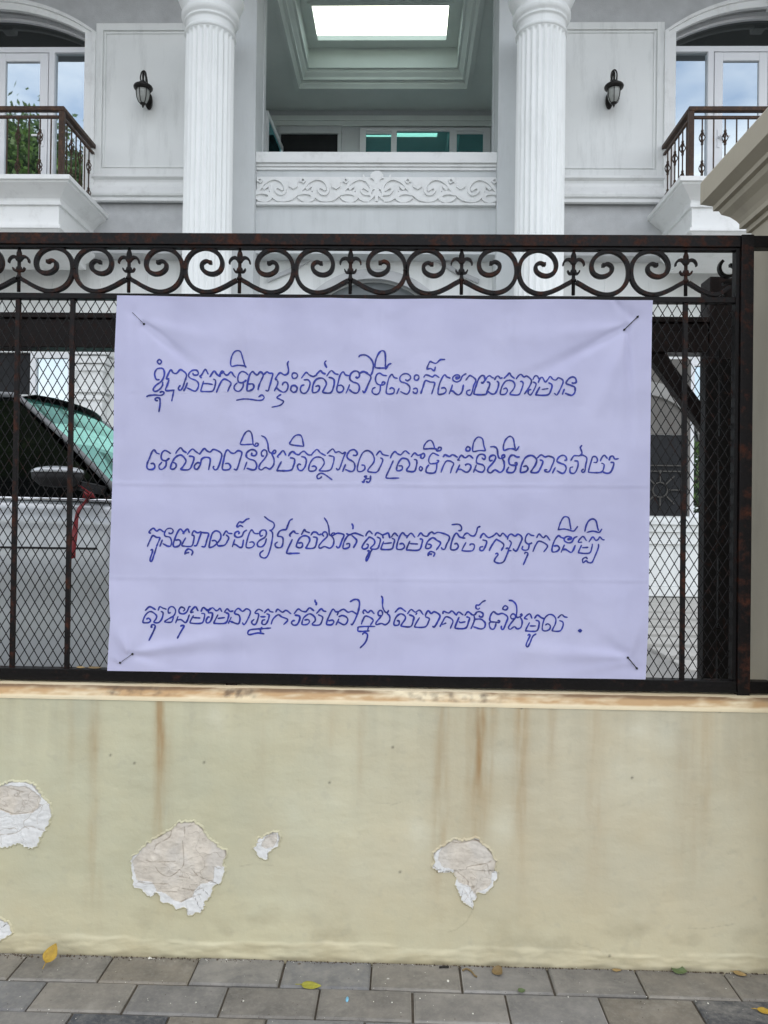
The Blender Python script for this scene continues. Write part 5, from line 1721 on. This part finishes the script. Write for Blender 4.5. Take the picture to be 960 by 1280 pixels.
M['dim2'] = simple('grey porch arch', (0.30, 0.295, 0.28), 0.8, bst=0.2)
pts = arc_pts(gx0 - 0.05, 0.78, zg(545), 0.62, 20)
mb.flatbar([p for p in pts if p[0] > gx0 - 0.3], 0.16, YG - 0.05, YG + 0.001)
P(mb, 'grille_arch', M['dim2'])
# plinth with two steps of moulding, steps in front
mb = MB()
px0, px1 = xg(760, 660), 6.9
for a, b, o in ((645, 651, .16), (651.2, 660, .12), (660.2, 675, .08), (675.2, 727, .04), (727.2, 739, .07)):
    mb.box(px0, px1, YG - o, YG - 0.001, zg(b), zg(a))
P(mb, 'plinth', M['facade'], bev=0.004)
mb = MB()
M['step'] = simple('pale stone step', (0.45, 0.44, 0.41), 0.8, var=0.1, bst=0.2)
mb.box(XC - 7.3, XC + 7.3, 8.0, YG, 0.49, 0.585)
P(mb, 'porch_floor', M['step'], bev=0.008)
for i in range(6):
    mb = MB()
    yy = 5.2 + i * 0.46
    mb.box(xg(700, 700), 4.0, yy, yy + 0.36, 0.49, 0.515 + 0.012 * i)
    P(mb, 'step', M['step'], bev=0.006)

# ---- wall lanterns beside the doors
lan = None
for s, px, py in ((-1, 179, 110), (1, 767.5, 109)):
    Yl = YV - 0.24
    p = at(px, py, Yl)
    k = Yl / FPX
    if lan is None:
        lan = thing('wall_lantern', p, 'dark bronze wall lantern between the left balcony door and the left column', 'wall lamp', 'lanterns on the villa front')
        cx, cy = p.x, p.y
        zz = lambda b: p.z + (110 - b) * k
        mb = MB()
        mb.lathe(cx, YV - 0.032, [(0.0, 0), (0, 0)], 3) if False else None
        # oval wall plate
        ov = [(cx + 0.045 * math.cos(a), zz(115) + 0.10 * math.sin(a)) for a in np.linspace(0, 2 * math.pi, 25)[:-1]]
        mb.prism(ov, YV - 0.05, YV - 0.018)
        mb.build('wall_plate', M['lamp_metal'], lan, bev=0.006)
        mb = MB()
        pts = spline([(cx, YV - 0.04, zz(112)), (cx, YV - 0.09, zz(106)), (cx, YV - 0.11, zz(98)), (cx, YV - 0.14, zz(91)), (cx, YV - 0.19, zz(88.5)), (cx, YV - 0.235, zz(91)), (cx, YV - 0.25, zz(96)), (cx, YV - 0.24, zz(102))], 5)
        mb.tube(pts, 0.0135, 8)
        pts = spline([(cx - 0.02, cy, zz(103)), (cx - 0.035, cy, zz(97)), (cx - 0.02, cy, zz(90)), (cx + 0.012, cy, zz(88.5)), (cx + 0.032, cy, zz(93)), (cx + 0.03, cy, zz(101))], 5)
        mb.tube(pts, 0.009, 8)
        mb.build('arm', M['lamp_metal'], lan)
        mb = MB()
        mb.lathe(cx, cy, [(0.014, zz(100)), (0.02, zz(102)), (0.05, zz(103.5)), (0.07, zz(105.5)), (0.105, zz(108)), (0.112, zz(109.5)), (0.108, zz(111)), (0.09, zz(112.5)), (0.082, zz(113))], 28)
        mb.build('lamp_cap', M['lamp_metal'], lan)
        mb = MB()
        mb.lathe(cx, cy, [(0.074, zz(112.6)), (0.075, zz(117)), (0.067, zz(123)), (0.048, zz(128)), (0.025, zz(130.5))], 28)
        mb.build('lamp_glass', M['lamp_glass'], lan)
        mb = MB()
        for q in range(6):
            a = q * math.pi / 3 + 0.3
            mb.tube([(cx + r * math.cos(a), cy + r * math.sin(a), zz(b)) for r, b in ((0.079, 112.5), (0.079, 117), (0.071, 123), (0.052, 128), (0.028, 130.5))], 0.0045, 5)
        mb.lathe(cx, cy, [(0.034, zz(129)), (0.036, zz(130.5)), (0.02, zz(131.5)), (0.010, zz(132)), (0.014, zz(133)), (0.008, zz(134)), (0.002, zz(135.5))], 16)
        mb.build('lamp_cage', M['lamp_metal'], lan)
    else:
        c = lan.copy()
        COL.objects.link(c)
        c.location = p
        c['label'] = 'dark bronze wall lantern between the right column and the right balcony door'
        for ch in list(lan.children):
            d = ch.copy()
            COL.objects.link(d)
            d.parent = c
# ================================================================== gate pier
py0, py1 = 2.40, 2.85
pier = thing('gate_pier', (1.5, 2.6, 0), 'beige square gate pier with a stepped cornice cap beside the iron fence post', 'pier')
zcb, zct = at(930, 290, py1).z, at(875, 247, 2.98).z
mb = MB(); mb.box(XR, XR + 0.47, py0, py1, -0.05, zcb)
mb.build('shaft', M['pier'], pier, bev=0.004)
mb = MB()
lv = []
hz = zct - zcb
for o, t in [(0.0, -0.02), (0.012, 0.0), (0.012, 0.10), (0.03, 0.12), (0.03, 0.22), (0.038, 0.30), (0.055, 0.42), (0.078, 0.52), (0.085, 0.62), (0.10, 0.64), (0.10, 0.74), (0.135, 0.86), (0.135, 1.3), (0.13, 1.35)]:
    lv.append((XR - o, XR + 0.47 + o, py0 - o, py1 + o, zcb + hz * t))
mb.rects(lv)
mb.build('cap', M['pier'], pier)

# ================================================================== brown steel frame behind the fence
YS = 3.40
def xs_(px, py=500):
    return at(px, py, YS).x
def zs_(py, px=480):
    return at(px, py, YS).z
frame = thing('steel_frame', (xs_(890), YS, 0.5), 'dark brown steel frame with post, beam and slanting brace behind the fence', 'steel frame')
mb = MB(); mb.box(xs_(887, 420), xs_(917, 420), YS, YS + 0.11, 0.5, zs_(343))
mb.build('post', M['steel_brown'], frame, bev=0.004)
mb = MB(); mb.box(-3.6, xs_(886, 420) - 0.001, YS + 0.004, YS + 0.10, zs_(437), zs_(401))
mb.build('beam', M['steel_brown'], frame, bev=0.003)
mb = MB(); mb.box(-3.6, xs_(886, 420) - 0.001, YS - 0.01, YS + 0.11, zs_(400.5), zs_(394))
mb.build('beam_flange', M['steel_brown'], frame, bev=0.002)
mb = MB()
A, B = at(806, 428, YS + .05), at(892, 545, YS + .05)
mb.bar(A, B, 0.066, 0.06)
mb.build('brace', M['steel_brown'], frame, bev=0.003)
# the sliding gate leaf that stands open beside the post
YGt = 3.15
gate = thing('gate_leaf', (at(890, 700, YGt).x, YGt, 0.5), 'dark metal gate leaf standing open edge-on behind the fence post', 'gate')
for (a, b, dy) in ((880.5, 897.5, 0.0), (902, 934, 0.02)):
    x0, x1 = at(a, 620, YGt).x, at(b, 620, YGt).x
    mb = MB(); mb.box(x0, x1, YGt + dy, YGt + dy + 0.05, 0.52, at(880, 446, YGt).z)
    mb.build('gate_stile', M['iron_dark'], gate, bev=0.003)
for py in (452, 560, 680, 800):
    z = at(890, py, YGt).z
    x0, x1 = at(897.5, 620, YGt).x, at(902, 620, YGt).x
    mb = MB(); mb.box(x0 + .0005, x1 - .0005, YGt + 0.006, YGt + 0.044, z - 0.05, z + 0.05)
    mb.build('gate_rail', M['iron_dark'], gate)
# its scroll ornaments that look out past the fence stile
mb = MB()
p = at(914, 350, YGt)
for sg in (1, -1):
    pts = [(p.x + 0.045 * (1 - 0.62 * t) * math.cos(2.2 + sg * 5.6 * t), p.z - sg * 0.0 + (0.05 if sg > 0 else -0.045) + 0.042 * (1 - 0.62 * t) * math.sin(2.2 + sg * 5.6 * t)) for t in np.linspace(0, 1, 26)]
    mb.flatbar(pts, 0.012, YGt + 0.01, YGt + 0.03)
mb.box(p.x + 0.03, p.x + 0.048, YGt + 0.008, YGt + 0.032, at(880, 446, YGt).z, p.z + 0.10)
mb.build('gate_scroll', M['iron_dark'], gate)

# ================================================================== the parked car
M['carpaint'] = simple('silver white car paint', (0.42, 0.44, 0.455), 0.28, 0.25, var=0.03, vs=1, bst=0, coat=1.0)
M['carglass'] = mirror_glass('dark car glass', (0.14, 0.16, 0.16), 0.0, (0.003, 0.0035, 0.0035))
M['windscreen'] = mirror_glass('greenish windscreen glass', (0.50, 0.98, 0.86), 0.62, (0.02, 0.06, 0.055))
M['blacktrim'] = simple('black car trim', (0.008, 0.008, 0.009), 0.75, bst=0)
M['pillargrey'] = simple('grey pillar paint', (0.16, 0.165, 0.17), 0.4, bst=0)
M['chrome'] = simple('chrome trim', (0.6, 0.61, 0.62), 0.15, 1.0, bst=0)
M['tyre'] = simple('tyre rubber', (0.02, 0.02, 0.02), 0.85, bst=0.2)
G = 0.50
YN = 4.25                                              # near flank
WC = 1.86
YCC = YN + WC / 2
XF = at(140, 600, YN).x + 1.22                         # front end
car = thing('parked_car', (XF - 2.35, YCC, G), 'silver white car with dark windows parked behind the fence left of the banner', 'car')
# body: cross-sections from the nose backwards (x back, half width factor, bonnet or belt height)
st = [(0.0, 0.72, 0.62, 0.30), (0.06, 0.82, 0.78, 0.24), (0.22, 0.92, 0.90, 0.18), (0.55, 0.98, 0.985, 0.12), (1.0, 1.0, 1.05, 0.06), (1.3, 1.0, 1.075, 0.05), (2.0, 1.0, 1.085, 0.05), (3.0, 1.0, 1.10, 0.05), (4.0, 1.0, 1.12, 0.10), (4.5, 0.97, 1.12, 0.30), (4.72, 0.9, 1.05, 0.40), (4.78, 0.85, 0.9, 0.45)]
vs, fs = [], []
sec = 0
for xb, wf, top, bot in st:
    hw = WC / 2 * wf
    ring = [(-0.94 * hw, bot), (-0.975 * hw, bot + 0.03), (-0.985 * hw, 0.36), (-0.975 * hw, 0.50), (-1.0 * hw, 0.60), (-1.0 * hw, 0.78 * min(1, top)), (-0.985 * hw, top - 0.16), (-0.995 * hw, top - 0.12), (-0.965 * hw, top - 0.03), (-0.92 * hw, top), (-0.5 * hw, top + 0.025)]
    ring = ring + [(-a, b) for a, b in reversed(ring)]
    sec = len(ring)
    for a, b in ring:
        vs.append((XF - xb, YCC + a, G + max(b, bot)))
for i in range(len(st) - 1):
    for k in range(sec - 1):
        fs.append((i * sec + k, i * sec + k + 1, (i + 1) * sec + k + 1, (i + 1) * sec + k))
    fs.append((i * sec + sec - 1, i * sec, (i + 1) * sec, (i + 1) * sec + sec - 1))
fs.append(tuple(range(sec)))
fs.append(tuple((len(st) - 1) * sec + k for k in range(sec)))
mb = MB(); mb.add(vs, fs)
body = mb.build('body', M['carpaint'], car, smooth=False)
sb_ = body.modifiers.new('sub', 'SUBSURF'); sb_.levels = 2; sb_.render_levels = 2
body.data.polygons.foreach_set('use_smooth', [True] * len(body.data.polygons))
# greenhouse
zb_ = G + 1.07
zr = at(25, 496, YN + 0.3).z
xw0, xw1 = XF - 1.20, at(22, 497, YN + 0.28).x         # screen foot, roof front
xr1, xr0 = XF - 4.1, XF - 4.55
yb0, yb1, yt0, yt1 = YN + 0.075, YN + WC - 0.075, YN + 0.28, YN + WC - 0.28
mb = MB()
mb.add([(xw0 - 0.02, yb0, zb_), (xr0, yb0, zb_), (xr1, yt0, zr), (xw1 - 0.03, yt0, zr)], [(0, 1, 2, 3)])
mb.add([(xw0 - 0.02, yb1, zb_), (xr0, yb1, zb_), (xr1, yt1, zr), (xw1 - 0.03, yt1, zr)], [(0, 3, 2, 1)])
mb.add([(xr0, yb0, zb_), (xr0, yb1, zb_), (xr1, yt1, zr), (xr1, yt0, zr)], [(0, 1, 2, 3)])
mb.build('side_glass', M['carglass'], car)
mb = MB()
nws = 10
vs, fs = [], []
for j in range(nws + 1):
    t = j / nws
    for i in range(9):
        u = i / 8
        x = xw0 + (xw1 - xw0) * t + 0.10 * (1 - (2 * u - 1) ** 2) + 0.05 * math.sin(math.pi * t)
        y = (yb0 + (yt0 - yb0) * t) * (1 - u) + (yb1 + (yt1 - yb1) * t) * u
        z = zb_ + (zr - zb_) * t
        vs.append((x, y, z))
for j in range(nws):
    for i in range(8):
        a = j * 9 + i
        fs.append((a, a + 1, a + 10, a + 9))
mb.add(vs, fs, None, True)
mb.build('windscreen', M['windscreen'], car)
# roof panel
mb = MB()
vs, fs = [], []
xsr = np.linspace(xw1 - 0.0, xr1 - 0.05, 9)
for x in xsr:
    for i in range(9):
        u = i / 8
        y = yt0 - 0.03 + (yt1 - yt0 + 0.06) * u
        tt = (x - xsr[0]) / (xsr[-1] - xsr[0])
        z = zr + 0.01 + 0.055 * (1 - (2 * u - 1) ** 4) * (0.35 + 0.65 * math.sin(math.pi * min(1, 0.12 + tt * 0.85))) - 0.02 * (u in (0, 1))
        xx = x + (0.10 * (1 - (2 * u - 1) ** 2) if x == xsr[0] else 0)
        vs.append((xx, y, z))
for i in range(8):
    for k in range(8):
        a = i * 9 + k
        fs.append((a, a + 1, a + 10, a + 9))
mb.add(vs, fs, None, True)
mb.build('roof', M['carpaint'], car)
for y0_, y1_, nm in ((yb0, yt0, 1), (yb1, yt1, -1)):
    mb = MB()
    mb.tube([(xw0 + 0.06, y0_ + 0.0, zb_ - 0.02), ((xw0 + xw1) / 2 + 0.03, (y0_ + y1_) / 2 - 0.012 * nm, (zb_ + zr) / 2 + 0.02), (xw1 + 0.0, y1_ - 0.01 * nm, zr + 0.005), (xw1 - 0.4, y1_ - 0.015 * nm, zr + 0.02), (xr1, y1_, zr + 0.0)], [0.02, 0.017, 0.017, 0.016, 0.016], 8)
    mb.build('pillar', M['pillargrey'], car)
    for xa in (XF - 2.55, XF - 3.55):
        mb = MB()
        mb.bar((xa, y0_ - 0.004 * nm, zb_), (xa - 0.05, y1_ - 0.004 * nm, zr), 0.07, 0.012)
        mb.build('window_pillar', M['blacktrim'], car)
    mb = MB()
    mb.tube([(xw0 + 0.05, y0_ - 0.02 * nm, zb_ + 0.005), (XF - 2.5, y0_ - 0.012 * nm, zb_ + 0.022), (xr0, y0_ - 0.012 * nm, zb_ + 0.03)], 0.010, 6)
    mb.build('belt_trim', M['chrome'], car)
    mb = MB()
    for xa in (XF - 1.52, XF - 2.55, XF - 3.6):
        pass
    for xa in (XF - 2.35, XF - 3.35):
        mb = MB()
        mb.box(xa - 0.11, xa + 0.11, y0_ - 0.10 * nm - 0.014, y0_ - 0.10 * nm + 0.014, G + 0.90, G + 0.93)
        mb.build('door_handle', M['chrome'], car, bev=0.006)
    # mirror: painted cap over a black shell
    if nm == 1:
        mp = at(72, 592, YN - 0.11)
        mir = MB()
        mir.lathe(mp.x, mp.y, [(0.02, mp.z - 0.075), (0.085, mp.z - 0.068), (0.125, mp.z - 0.03), (0.13, mp.z + 0.004)], 20, 1.08, 0.72)
        mo = mir.build('door_mirror', M['blacktrim'], car)
        mir = MB()
        mir.lathe(mp.x, mp.y, [(0.133, mp.z + 0.004), (0.128, mp.z + 0.020), (0.105, mp.z + 0.031), (0.06, mp.z + 0.039), (0.01, mp.z + 0.042)], 20, 1.08, 0.72)
        mir.build('mirror_cap', M['carpaint'], mo)
        mir = MB()
        mir.bar((mp.x + 0.09, mp.y + 0.04, mp.z - 0.06), (mp.x + 0.16, mp.y + 0.22, mp.z - 0.08), 0.05, 0.06)
        mir.build('mirror_arm', M['blacktrim'], mo)
    for xa in (XF - 0.80, XF - 3.6):
        yw = YN + 0.11 if nm == 1 else YN + WC - 0.11
        mb = MB()
        pr = [(0.20, -0.10), (0.33, -0.105), (0.355, -0.08), (0.36, 0.0), (0.355, 0.08), (0.33, 0.105), (0.20, 0.10)]
        vs, fs = [], []
        n = 36
        for r_, d_ in pr:
            for q in range(n):
                a = 2 * math.pi * q / n
                vs.append((xa + r_ * math.cos(a), yw + d_, G + 0.36 + r_ * math.sin(a)))
        for i in range(len(pr) - 1):
            for q in range(n):
                q2 = (q + 1) % n
                fs.append((i * n + q, i * n + q2, (i + 1) * n + q2, (i + 1) * n + q))
        mb.add(vs, fs, None, True)
        wh = mb.build('wheel', M['tyre'], car)
        mb = MB()
        yy = yw - 0.095 * nm
        for q in range(5):
            a = 2 * math.pi * q / 5
            mb.bar((xa, yy, G + 0.36), (xa + 0.235 * math.cos(a), yy, G + 0.36 + 0.235 * math.sin(a)), 0.075, 0.03)
        ringp = [(xa + 0.235 * math.cos(a), G + 0.36 + 0.235 * math.sin(a)) for a in np.linspace(0, 2 * math.pi, 33)]
        mb.flatbar(ringp, 0.04, yy - 0.015, yy + 0.015)
        mb.build('rim', M['chrome'], wh)
for z_ in (0.80,):
    mb = MB()
    mb.box(XF - 4.2, XF - 1.30, YN - 0.004, YN + 0.02, G + z_, G + z_ + 0.012)  # dark strip paints the shaded crease along the flank
    mb.build('crease_shade', M['blacktrim'], car, bev=0.003)
for xa in (XF - 2.5, XF - 3.5):
    mb = MB()
    mb.box(xa - 0.004, xa + 0.004, YN - 0.0035, YN + 0.03, G + 0.16, G + 0.97)
    mb.build('door_seam', M['blacktrim'], car)
# red ribbon tied to the mirror
M['ribbon'] = simple('red ribbon cloth', (0.19, 0.008, 0.013), 0.55, var=0.2, vs=30, bst=0.2)
Yr = YN - 0.24
mb = MB()
cen = spline([(111, 619), (108, 626), (101, 634), (96, 646), (94, 660), (93, 676), (91.5, 698)], 5)
n = len(cen)
vs, fs = [], []
for i, (a, b) in enumerate(cen):
    w = 3.2 - 0.5 * math.sin(i * 0.5)
    tw = 0.012 * math.sin(i * 0.45)
    for e in (-1, 1):
        q = at(a + e * w, b - e * 0.8, Yr + e * tw)
        vs.append((q.x, q.y, q.z))
for i in range(n - 1):
    fs.append((2 * i, 2 * i + 1, 2 * i + 3, 2 * i + 2))
mb.add(vs, fs, None, True)
q0 = at(111, 620, Yr)
for e in (-1, 1):
    mb.tube([(q0.x, q0.y, q0.z), (q0.x + e * 0.02, q0.y - 0.01, q0.z + 0.014), (q0.x + e * 0.03, q0.y, q0.z - 0.004), (q0.x, q0.y, q0.z)], [0.008, 0.011, 0.009, 0.006], 6)
mb.tube([(q0.x, q0.y, q0.z), (q0.x - 0.03, q0.y + 0.12, q0.z + 0.01), (mp.x + 0.10, mp.y + 0.02, mp.z - 0.055)], 0.005, 6)
rb = mb.build('ribbon', M['ribbon'], None, fix=False)
so = rb.modifiers.new('solid', 'SOLIDIFY'); so.thickness = 0.0015
tag(rb, 'red ribbon tied to the mirror of the parked car', 'ribbon')

# ================================================================== trees across the street (seen in the villa's panes)
def leafmat(name, a, b):
    m, nt, bs, out = mat_new(name)
    oi = nd(nt, 'VertexColor', layer_name='tone')
    c = mixc(nt, ramp(nt, nz(nt, 1.1, 4, .6), (0.3, 0.0), (0.7, 1.0)), a, b)
    c = mixc(nt, 1.0, c, oi.outputs[0], 'MULTIPLY')
    nt.links.new(c, bs.inputs['Base Color'])
    bs.inputs['Roughness'].default_value = 0.5
    tr = nd(nt, 'BsdfTranslucent')
    nt.links.new(c, tr.inputs['Color'])
    mx = nd(nt, 'MixShader')
    mx.inputs[0].default_value = 0.35
    nt.links.new(bs.outputs[0], mx.inputs[1])
    nt.links.new(tr.outputs[0], mx.inputs[2])
    nt.links.new(mx.outputs[0], out.inputs['Surface'])
    return m
M['leaf'] = leafmat('tree foliage', (0.03, 0.072, 0.012), (0.085, 0.155, 0.025))
M['bark'] = simple('tree bark', (0.12, 0.09, 0.065), 0.9, var=0.3, vs=12, bst=0.8, bs_=30)
def tree(x, y, h, rad, label, seed, nleaf=5200, lowz=0.3):
    r = random.Random(seed)
    t = thing('tree', (x, y, -0.13), label, 'tree')
    mb = MB()
    mb.tube([(x, y, -0.13), (x + 0.1, y, h * 0.25), (x - 0.05, y + 0.1, h * 0.5), (x + 0.1, y, h * 0.82)], [0.22, 0.17, 0.12, 0.03], 10)
    tips = []
    for q in range(26):
        a = r.uniform(0, 6.28)
        z0 = h * r.uniform(lowz, 0.8)
        L = rad * r.uniform(0.55, 0.95) * (1.15 - 0.6 * abs(z0 / h - 0.5))
        e = (x + L * math.cos(a), y + L * math.sin(a), z0 + h * r.uniform(0.05, 0.2))
        mb.tube([(x, y, z0), (x + 0.5 * L * math.cos(a), y + 0.5 * L * math.sin(a), z0 + h * 0.04), e], [0.07, 0.045, 0.015], 6)
        tips.append(e)
    tips.append((x, y, h * 0.86))
    mb.build('trunk', M['bark'], t)
    mb = MB()
    for i in range(nleaf):
        e = r.choice(tips)
        d = Vector((r.gauss(0, 1), r.gauss(0, 1), r.gauss(0, 0.8))) * (rad * 0.22)
        p = Vector(e) + d
        if p.z < h * (lowz - 0.1):
            continue
        s = r.uniform(0.07, 0.13)
        u = Vector((r.gauss(0, 1), r.gauss(0, 1), r.gauss(0, 1))).normalized()
        v = u.cross(Vector((r.gauss(0, 1), r.gauss(0, 1), r.gauss(0, 1)))).normalized()
        tn = r.uniform(0.7, 1.3)
        mb.add([p - u * s, p + v * s * 0.5, p + u * s, p - v * s * 0.5], [(0, 1, 2, 3)], (tn, tn, tn * 0.9))
    mb.build('crown', M['leaf'], t, fix=False)
Yt = -5.5
sx = (2 * YV - Yt)
tree(at(20, 300, sx).x, Yt, 12.9, 2.9, 'tall leafy street tree mirrored in the panes of the left balcony door', 21, 60000, 0.62)
tree(at(98, 300, sx).x, Yt - 0.8, 12.4, 2.6, 'leafy street tree mirrored beside the handrail of the left balcony', 22, 50000, 0.62)
tree(at(884, 600, 2 * YG + 5).x, -5.0, 4.2, 1.6, 'low leafy tree mirrored in the ground floor pane right of the banner', 23, 6000)

# ================================================================== fallen leaves and litter
def leaf_mat(name, a, b, rough=0.55):
    return simple(name, a, rough, var=0.25, vs=40, bst=0.3, bs_=150, dirt=(b, 30, 0.7))
def leaf(name, px, py, L, W, rot, lean, matn, label, curl=0.25, cat='fallen leaf', grp='leaves on the pavement', z=0.003, stem=True, upright=None):
    p = at_z(px, py, z)
    n, m_ = 10, 6
    vs, fs = [], []
    for i in range(n + 1):
        t = i / n
        w = W * (math.sin(math.pi * t ** 0.8) ** 0.8) * (1 - 0.15 * t)
        for j in range(m_ + 1):
            u = 2 * j / m_ - 1
            x = L * (t - 0.5)
            y = w * u
            zz = curl * L * ((t - 0.5) ** 2 * 1.3 + 0.35 * abs(u) ** 1.5 * (w / W)) + 0.03 * L * noise.noise((t * 4, u * 2, px * 0.1))
            vs.append(Vector((x, y, zz)))
    for i in range(n):
        for j in range(m_):
            a = i * (m_ + 1) + j
            fs.append((a, a + 1, a + m_ + 2, a + m_ + 1))
    if stem:
        b = len(vs)
        for i in range(5):
            t = i / 4
            c = Vector((-L * (0.5 + 0.28 * t), 0.02 * L * t, curl * L * 0.33 * (1 - t) + 0.0008))
            vs += [c + Vector((0, 0.0011, 0)), c - Vector((0, 0.0011, 0))]
        for i in range(4):
            fs.append((b + 2 * i, b + 2 * i + 1, b + 2 * i + 3, b + 2 * i + 2))
    Rm = Matrix.Rotation(R(rot), 3, 'Z') @ Matrix.Rotation(R(lean), 3, 'X')
    if upright is not None:
        Rm = Matrix.Rotation(R(upright[0]), 3, 'Z') @ Matrix.Rotation(R(upright[1]), 3, 'Y') @ Matrix.Rotation(R(lean), 3, 'X')
    vs = [Rm @ v for v in vs]
    lo = min(v.z for v in vs)
    vs = [(v.x + p.x, v.y + p.y, v.z - lo + z) for v in vs]
    mb = MB(); mb.add(vs, fs, None, True)
    o = mb.build(name, M[matn], None, fix=False)
    so = o.modifiers.new('solid', 'SOLIDIFY'); so.thickness = 0.0009
    return tag(o, label, cat, grp)
M['leaf_yellow'] = leaf_mat('yellow dead leaf', (0.40, 0.25, 0.025), (0.16, 0.075, 0.015))
M['leaf_olive'] = leaf_mat('yellow green leaf', (0.30, 0.28, 0.03), (0.16, 0.13, 0.02))
M['leaf_brown'] = leaf_mat('brown dead leaf', (0.20, 0.135, 0.055), (0.09, 0.055, 0.025))
M['leaf_green'] = leaf_mat('green leaf', (0.10, 0.14, 0.05), (0.07, 0.09, 0.03))
M['leaf_tan'] = leaf_mat('tan dead leaf', (0.34, 0.23, 0.09), (0.18, 0.11, 0.04))
leaf('leaf', 64, 1204, 0.062, 0.024, 80, 20, 'leaf_yellow', 'yellow curled leaf leaning on the wall foot at the left', 0.35, upright=(72, -42))
leaf('leaf', 389, 1233, 0.066, 0.016, -4, 14, 'leaf_olive', 'narrow yellow green leaf lying across a paver joint', 0.12)
leaf('leaf', 623, 1216, 0.045, 0.019, -60, 24, 'leaf_brown', 'small brown curled leaf by the wall foot', 0.5)
leaf('leaf', 849, 1214, 0.052, 0.02, -28, 22, 'leaf_green', 'dull green folded leaf against the wall foot at the right', 0.45)
leaf('leaf', 925, 1218, 0.042, 0.011, -28, 10, 'leaf_tan', 'narrow tan leaf near the right end of the wall', 0.2)
leaf('leaf', 957, 1265, 0.05, 0.013, -20, 10, 'leaf_yellow', 'yellow leaf on the dark paver at the right edge', 0.2)
leaf('leaf', 771, 1213, 0.032, 0.008, 4, 4, 'leaf_tan', 'pale narrow leaf scrap at the wall foot', 0.08, stem=False)
leaf('leaf', 652, 1239, 0.026, 0.010, 10, 10, 'leaf_green', 'tiny green weed leaf in a paver joint', 0.4, stem=False)
leaf('leaf', 119, 835.5, 0.05, 0.012, 8, 6, 'leaf_brown', 'brown dead leaf lying on the bottom fence rail left of the banner', 0.2, grp='leaves on the fence rail', z=z_br1 + 0.001, stem=False)
leaf('leaf', 101, 835, 0.035, 0.010, -14, 6, 'leaf_tan', 'tan leaf scrap on the bottom fence rail between bar and banner', 0.2, grp='leaves on the fence rail', z=z_br1 + 0.001, stem=False)
mb = MB()
tw = [at_z(a, b, 0.005) for a, b in spline([(578, 1213), (583, 1211), (589, 1214), (593, 1219), (596, 1221)], 4)]
mb.tube(tw, 0.0028, 6)
tag(mb.build('twig', M['leaf_brown']), 'short dark bent twig on the pavement by the wall', 'twig')
mb = MB()
tw = [at_z(a, b, 0.004) for a, b in ((549, 1209), (554, 1208.5), (561, 1208.5))]
mb.tube(tw, 0.003, 6)
tag(mb.build('twig', M['lamp_metal']), 'tiny straight black stick at the wall foot', 'twig')
# paint drips and crumbs fallen from the wall
M['crumb'] = simple('white plaster crumbs', (0.68, 0.66, 0.58), 0.9, var=0.1, bst=0.2)
M['bluefleck'] = simple('blue paint fleck', (0.20, 0.48, 0.66), 0.6, bst=0)
rng = random.Random(17)
mb = MB()
spots = [(187, 1197.5, 4), (304, 1251, 2.5), (149, 1252, 2), (245, 1253, 2.5), (560, 1226, 4), (61, 1262, 2), (283, 1199, 2), (430, 1195.5, 3), (448, 1212, 2), (490, 1253, 2), (525, 1248, 2), (591, 1267, 2.5), (710, 1246, 2), (885, 1254, 2.5), (467, 1252, 1.6)]
for _ in range(60):
    spots.append((rng.uniform(0, 960), rng.uniform(1206, 1280), rng.uniform(0.6, 1.4)))
for _ in range(70):
    x = rng.uniform(0, 960)
    spots.append((x, 1191 + 0.0215 * x + abs(rng.gauss(0, 3)) + 2, rng.uniform(0.5, 1.5)))
for a, b, s in spots:
    p = at_z(a, b, 0.002)
    k = s * p.y / FPX / 2
    n = 6
    vs = []
    for q in range(n):
        t = 2 * math.pi * q / n
        rr = k * rng.uniform(0.7, 1.2)
        vs.append((p.x + rr * math.cos(t), p.y + rr * 1.4 * math.sin(t), 0.002))
    vs.append((p.x, p.y, 0.002 + k * 0.7))
    mb.add(vs, [(q, (q + 1) % n, n) for q in range(n)])
tag(mb.build('plaster_crumbs', M['crumb'], None, fix=True), 'white plaster crumbs scattered along the wall foot', 'crumbs', kind='stuff')
M['dirtgrain'] = simple('dark soil grains', (0.085, 0.062, 0.04), 0.95, var=0.4, vs=60, bst=0)
mb = MB()
rng = random.Random(23)
for i in range(900):
    x = rng.uniform(-30, 990)
    if i < 560:
        p = at_z(x, 1191 + 0.0215 * x + abs(rng.gauss(0, 2.2)) + 1.2, 0.0)
        s = rng.uniform(0.8, 3.0)
    else:
        p = at_z(x, rng.uniform(1205, 1280), 0.0)
        s = rng.uniform(0.4, 1.3)
        if i % 2:
            p.y = rng.choice(rows[1:4]) + rng.uniform(-0.004, 0.004)
    if p.y > YW - 0.006:
        p.y = YW - 0.008
    k = s * 0.0012
    vs = [(p.x + k * rng.uniform(.6, 1.3) * math.cos(q * 1.2566), p.y + k * rng.uniform(.6, 1.3) * math.sin(q * 1.2566), 0.0) for q in range(5)] + [(p.x, p.y, k * 1.1 + 0.001)]
    mb.add(vs, [(q, (q + 1) % 5, 5) for q in range(5)])
tag(mb.build('dirt', M['dirtgrain'], None, fix=True), 'dark soil grains gathered along the wall foot and in the paver joints', 'dirt', kind='stuff')
mb = MB()
p = at_z(434, 1249, 0.003)
mb.lathe(p.x, p.y, [(0.0062, 0.002), (0.006, 0.0035), (0.002, 0.005)], 10, 0.75, 2.2)
tag(mb.build('paint_fleck', M['bluefleck']), 'small bright blue paint fleck on a grey paver', 'paint fleck')
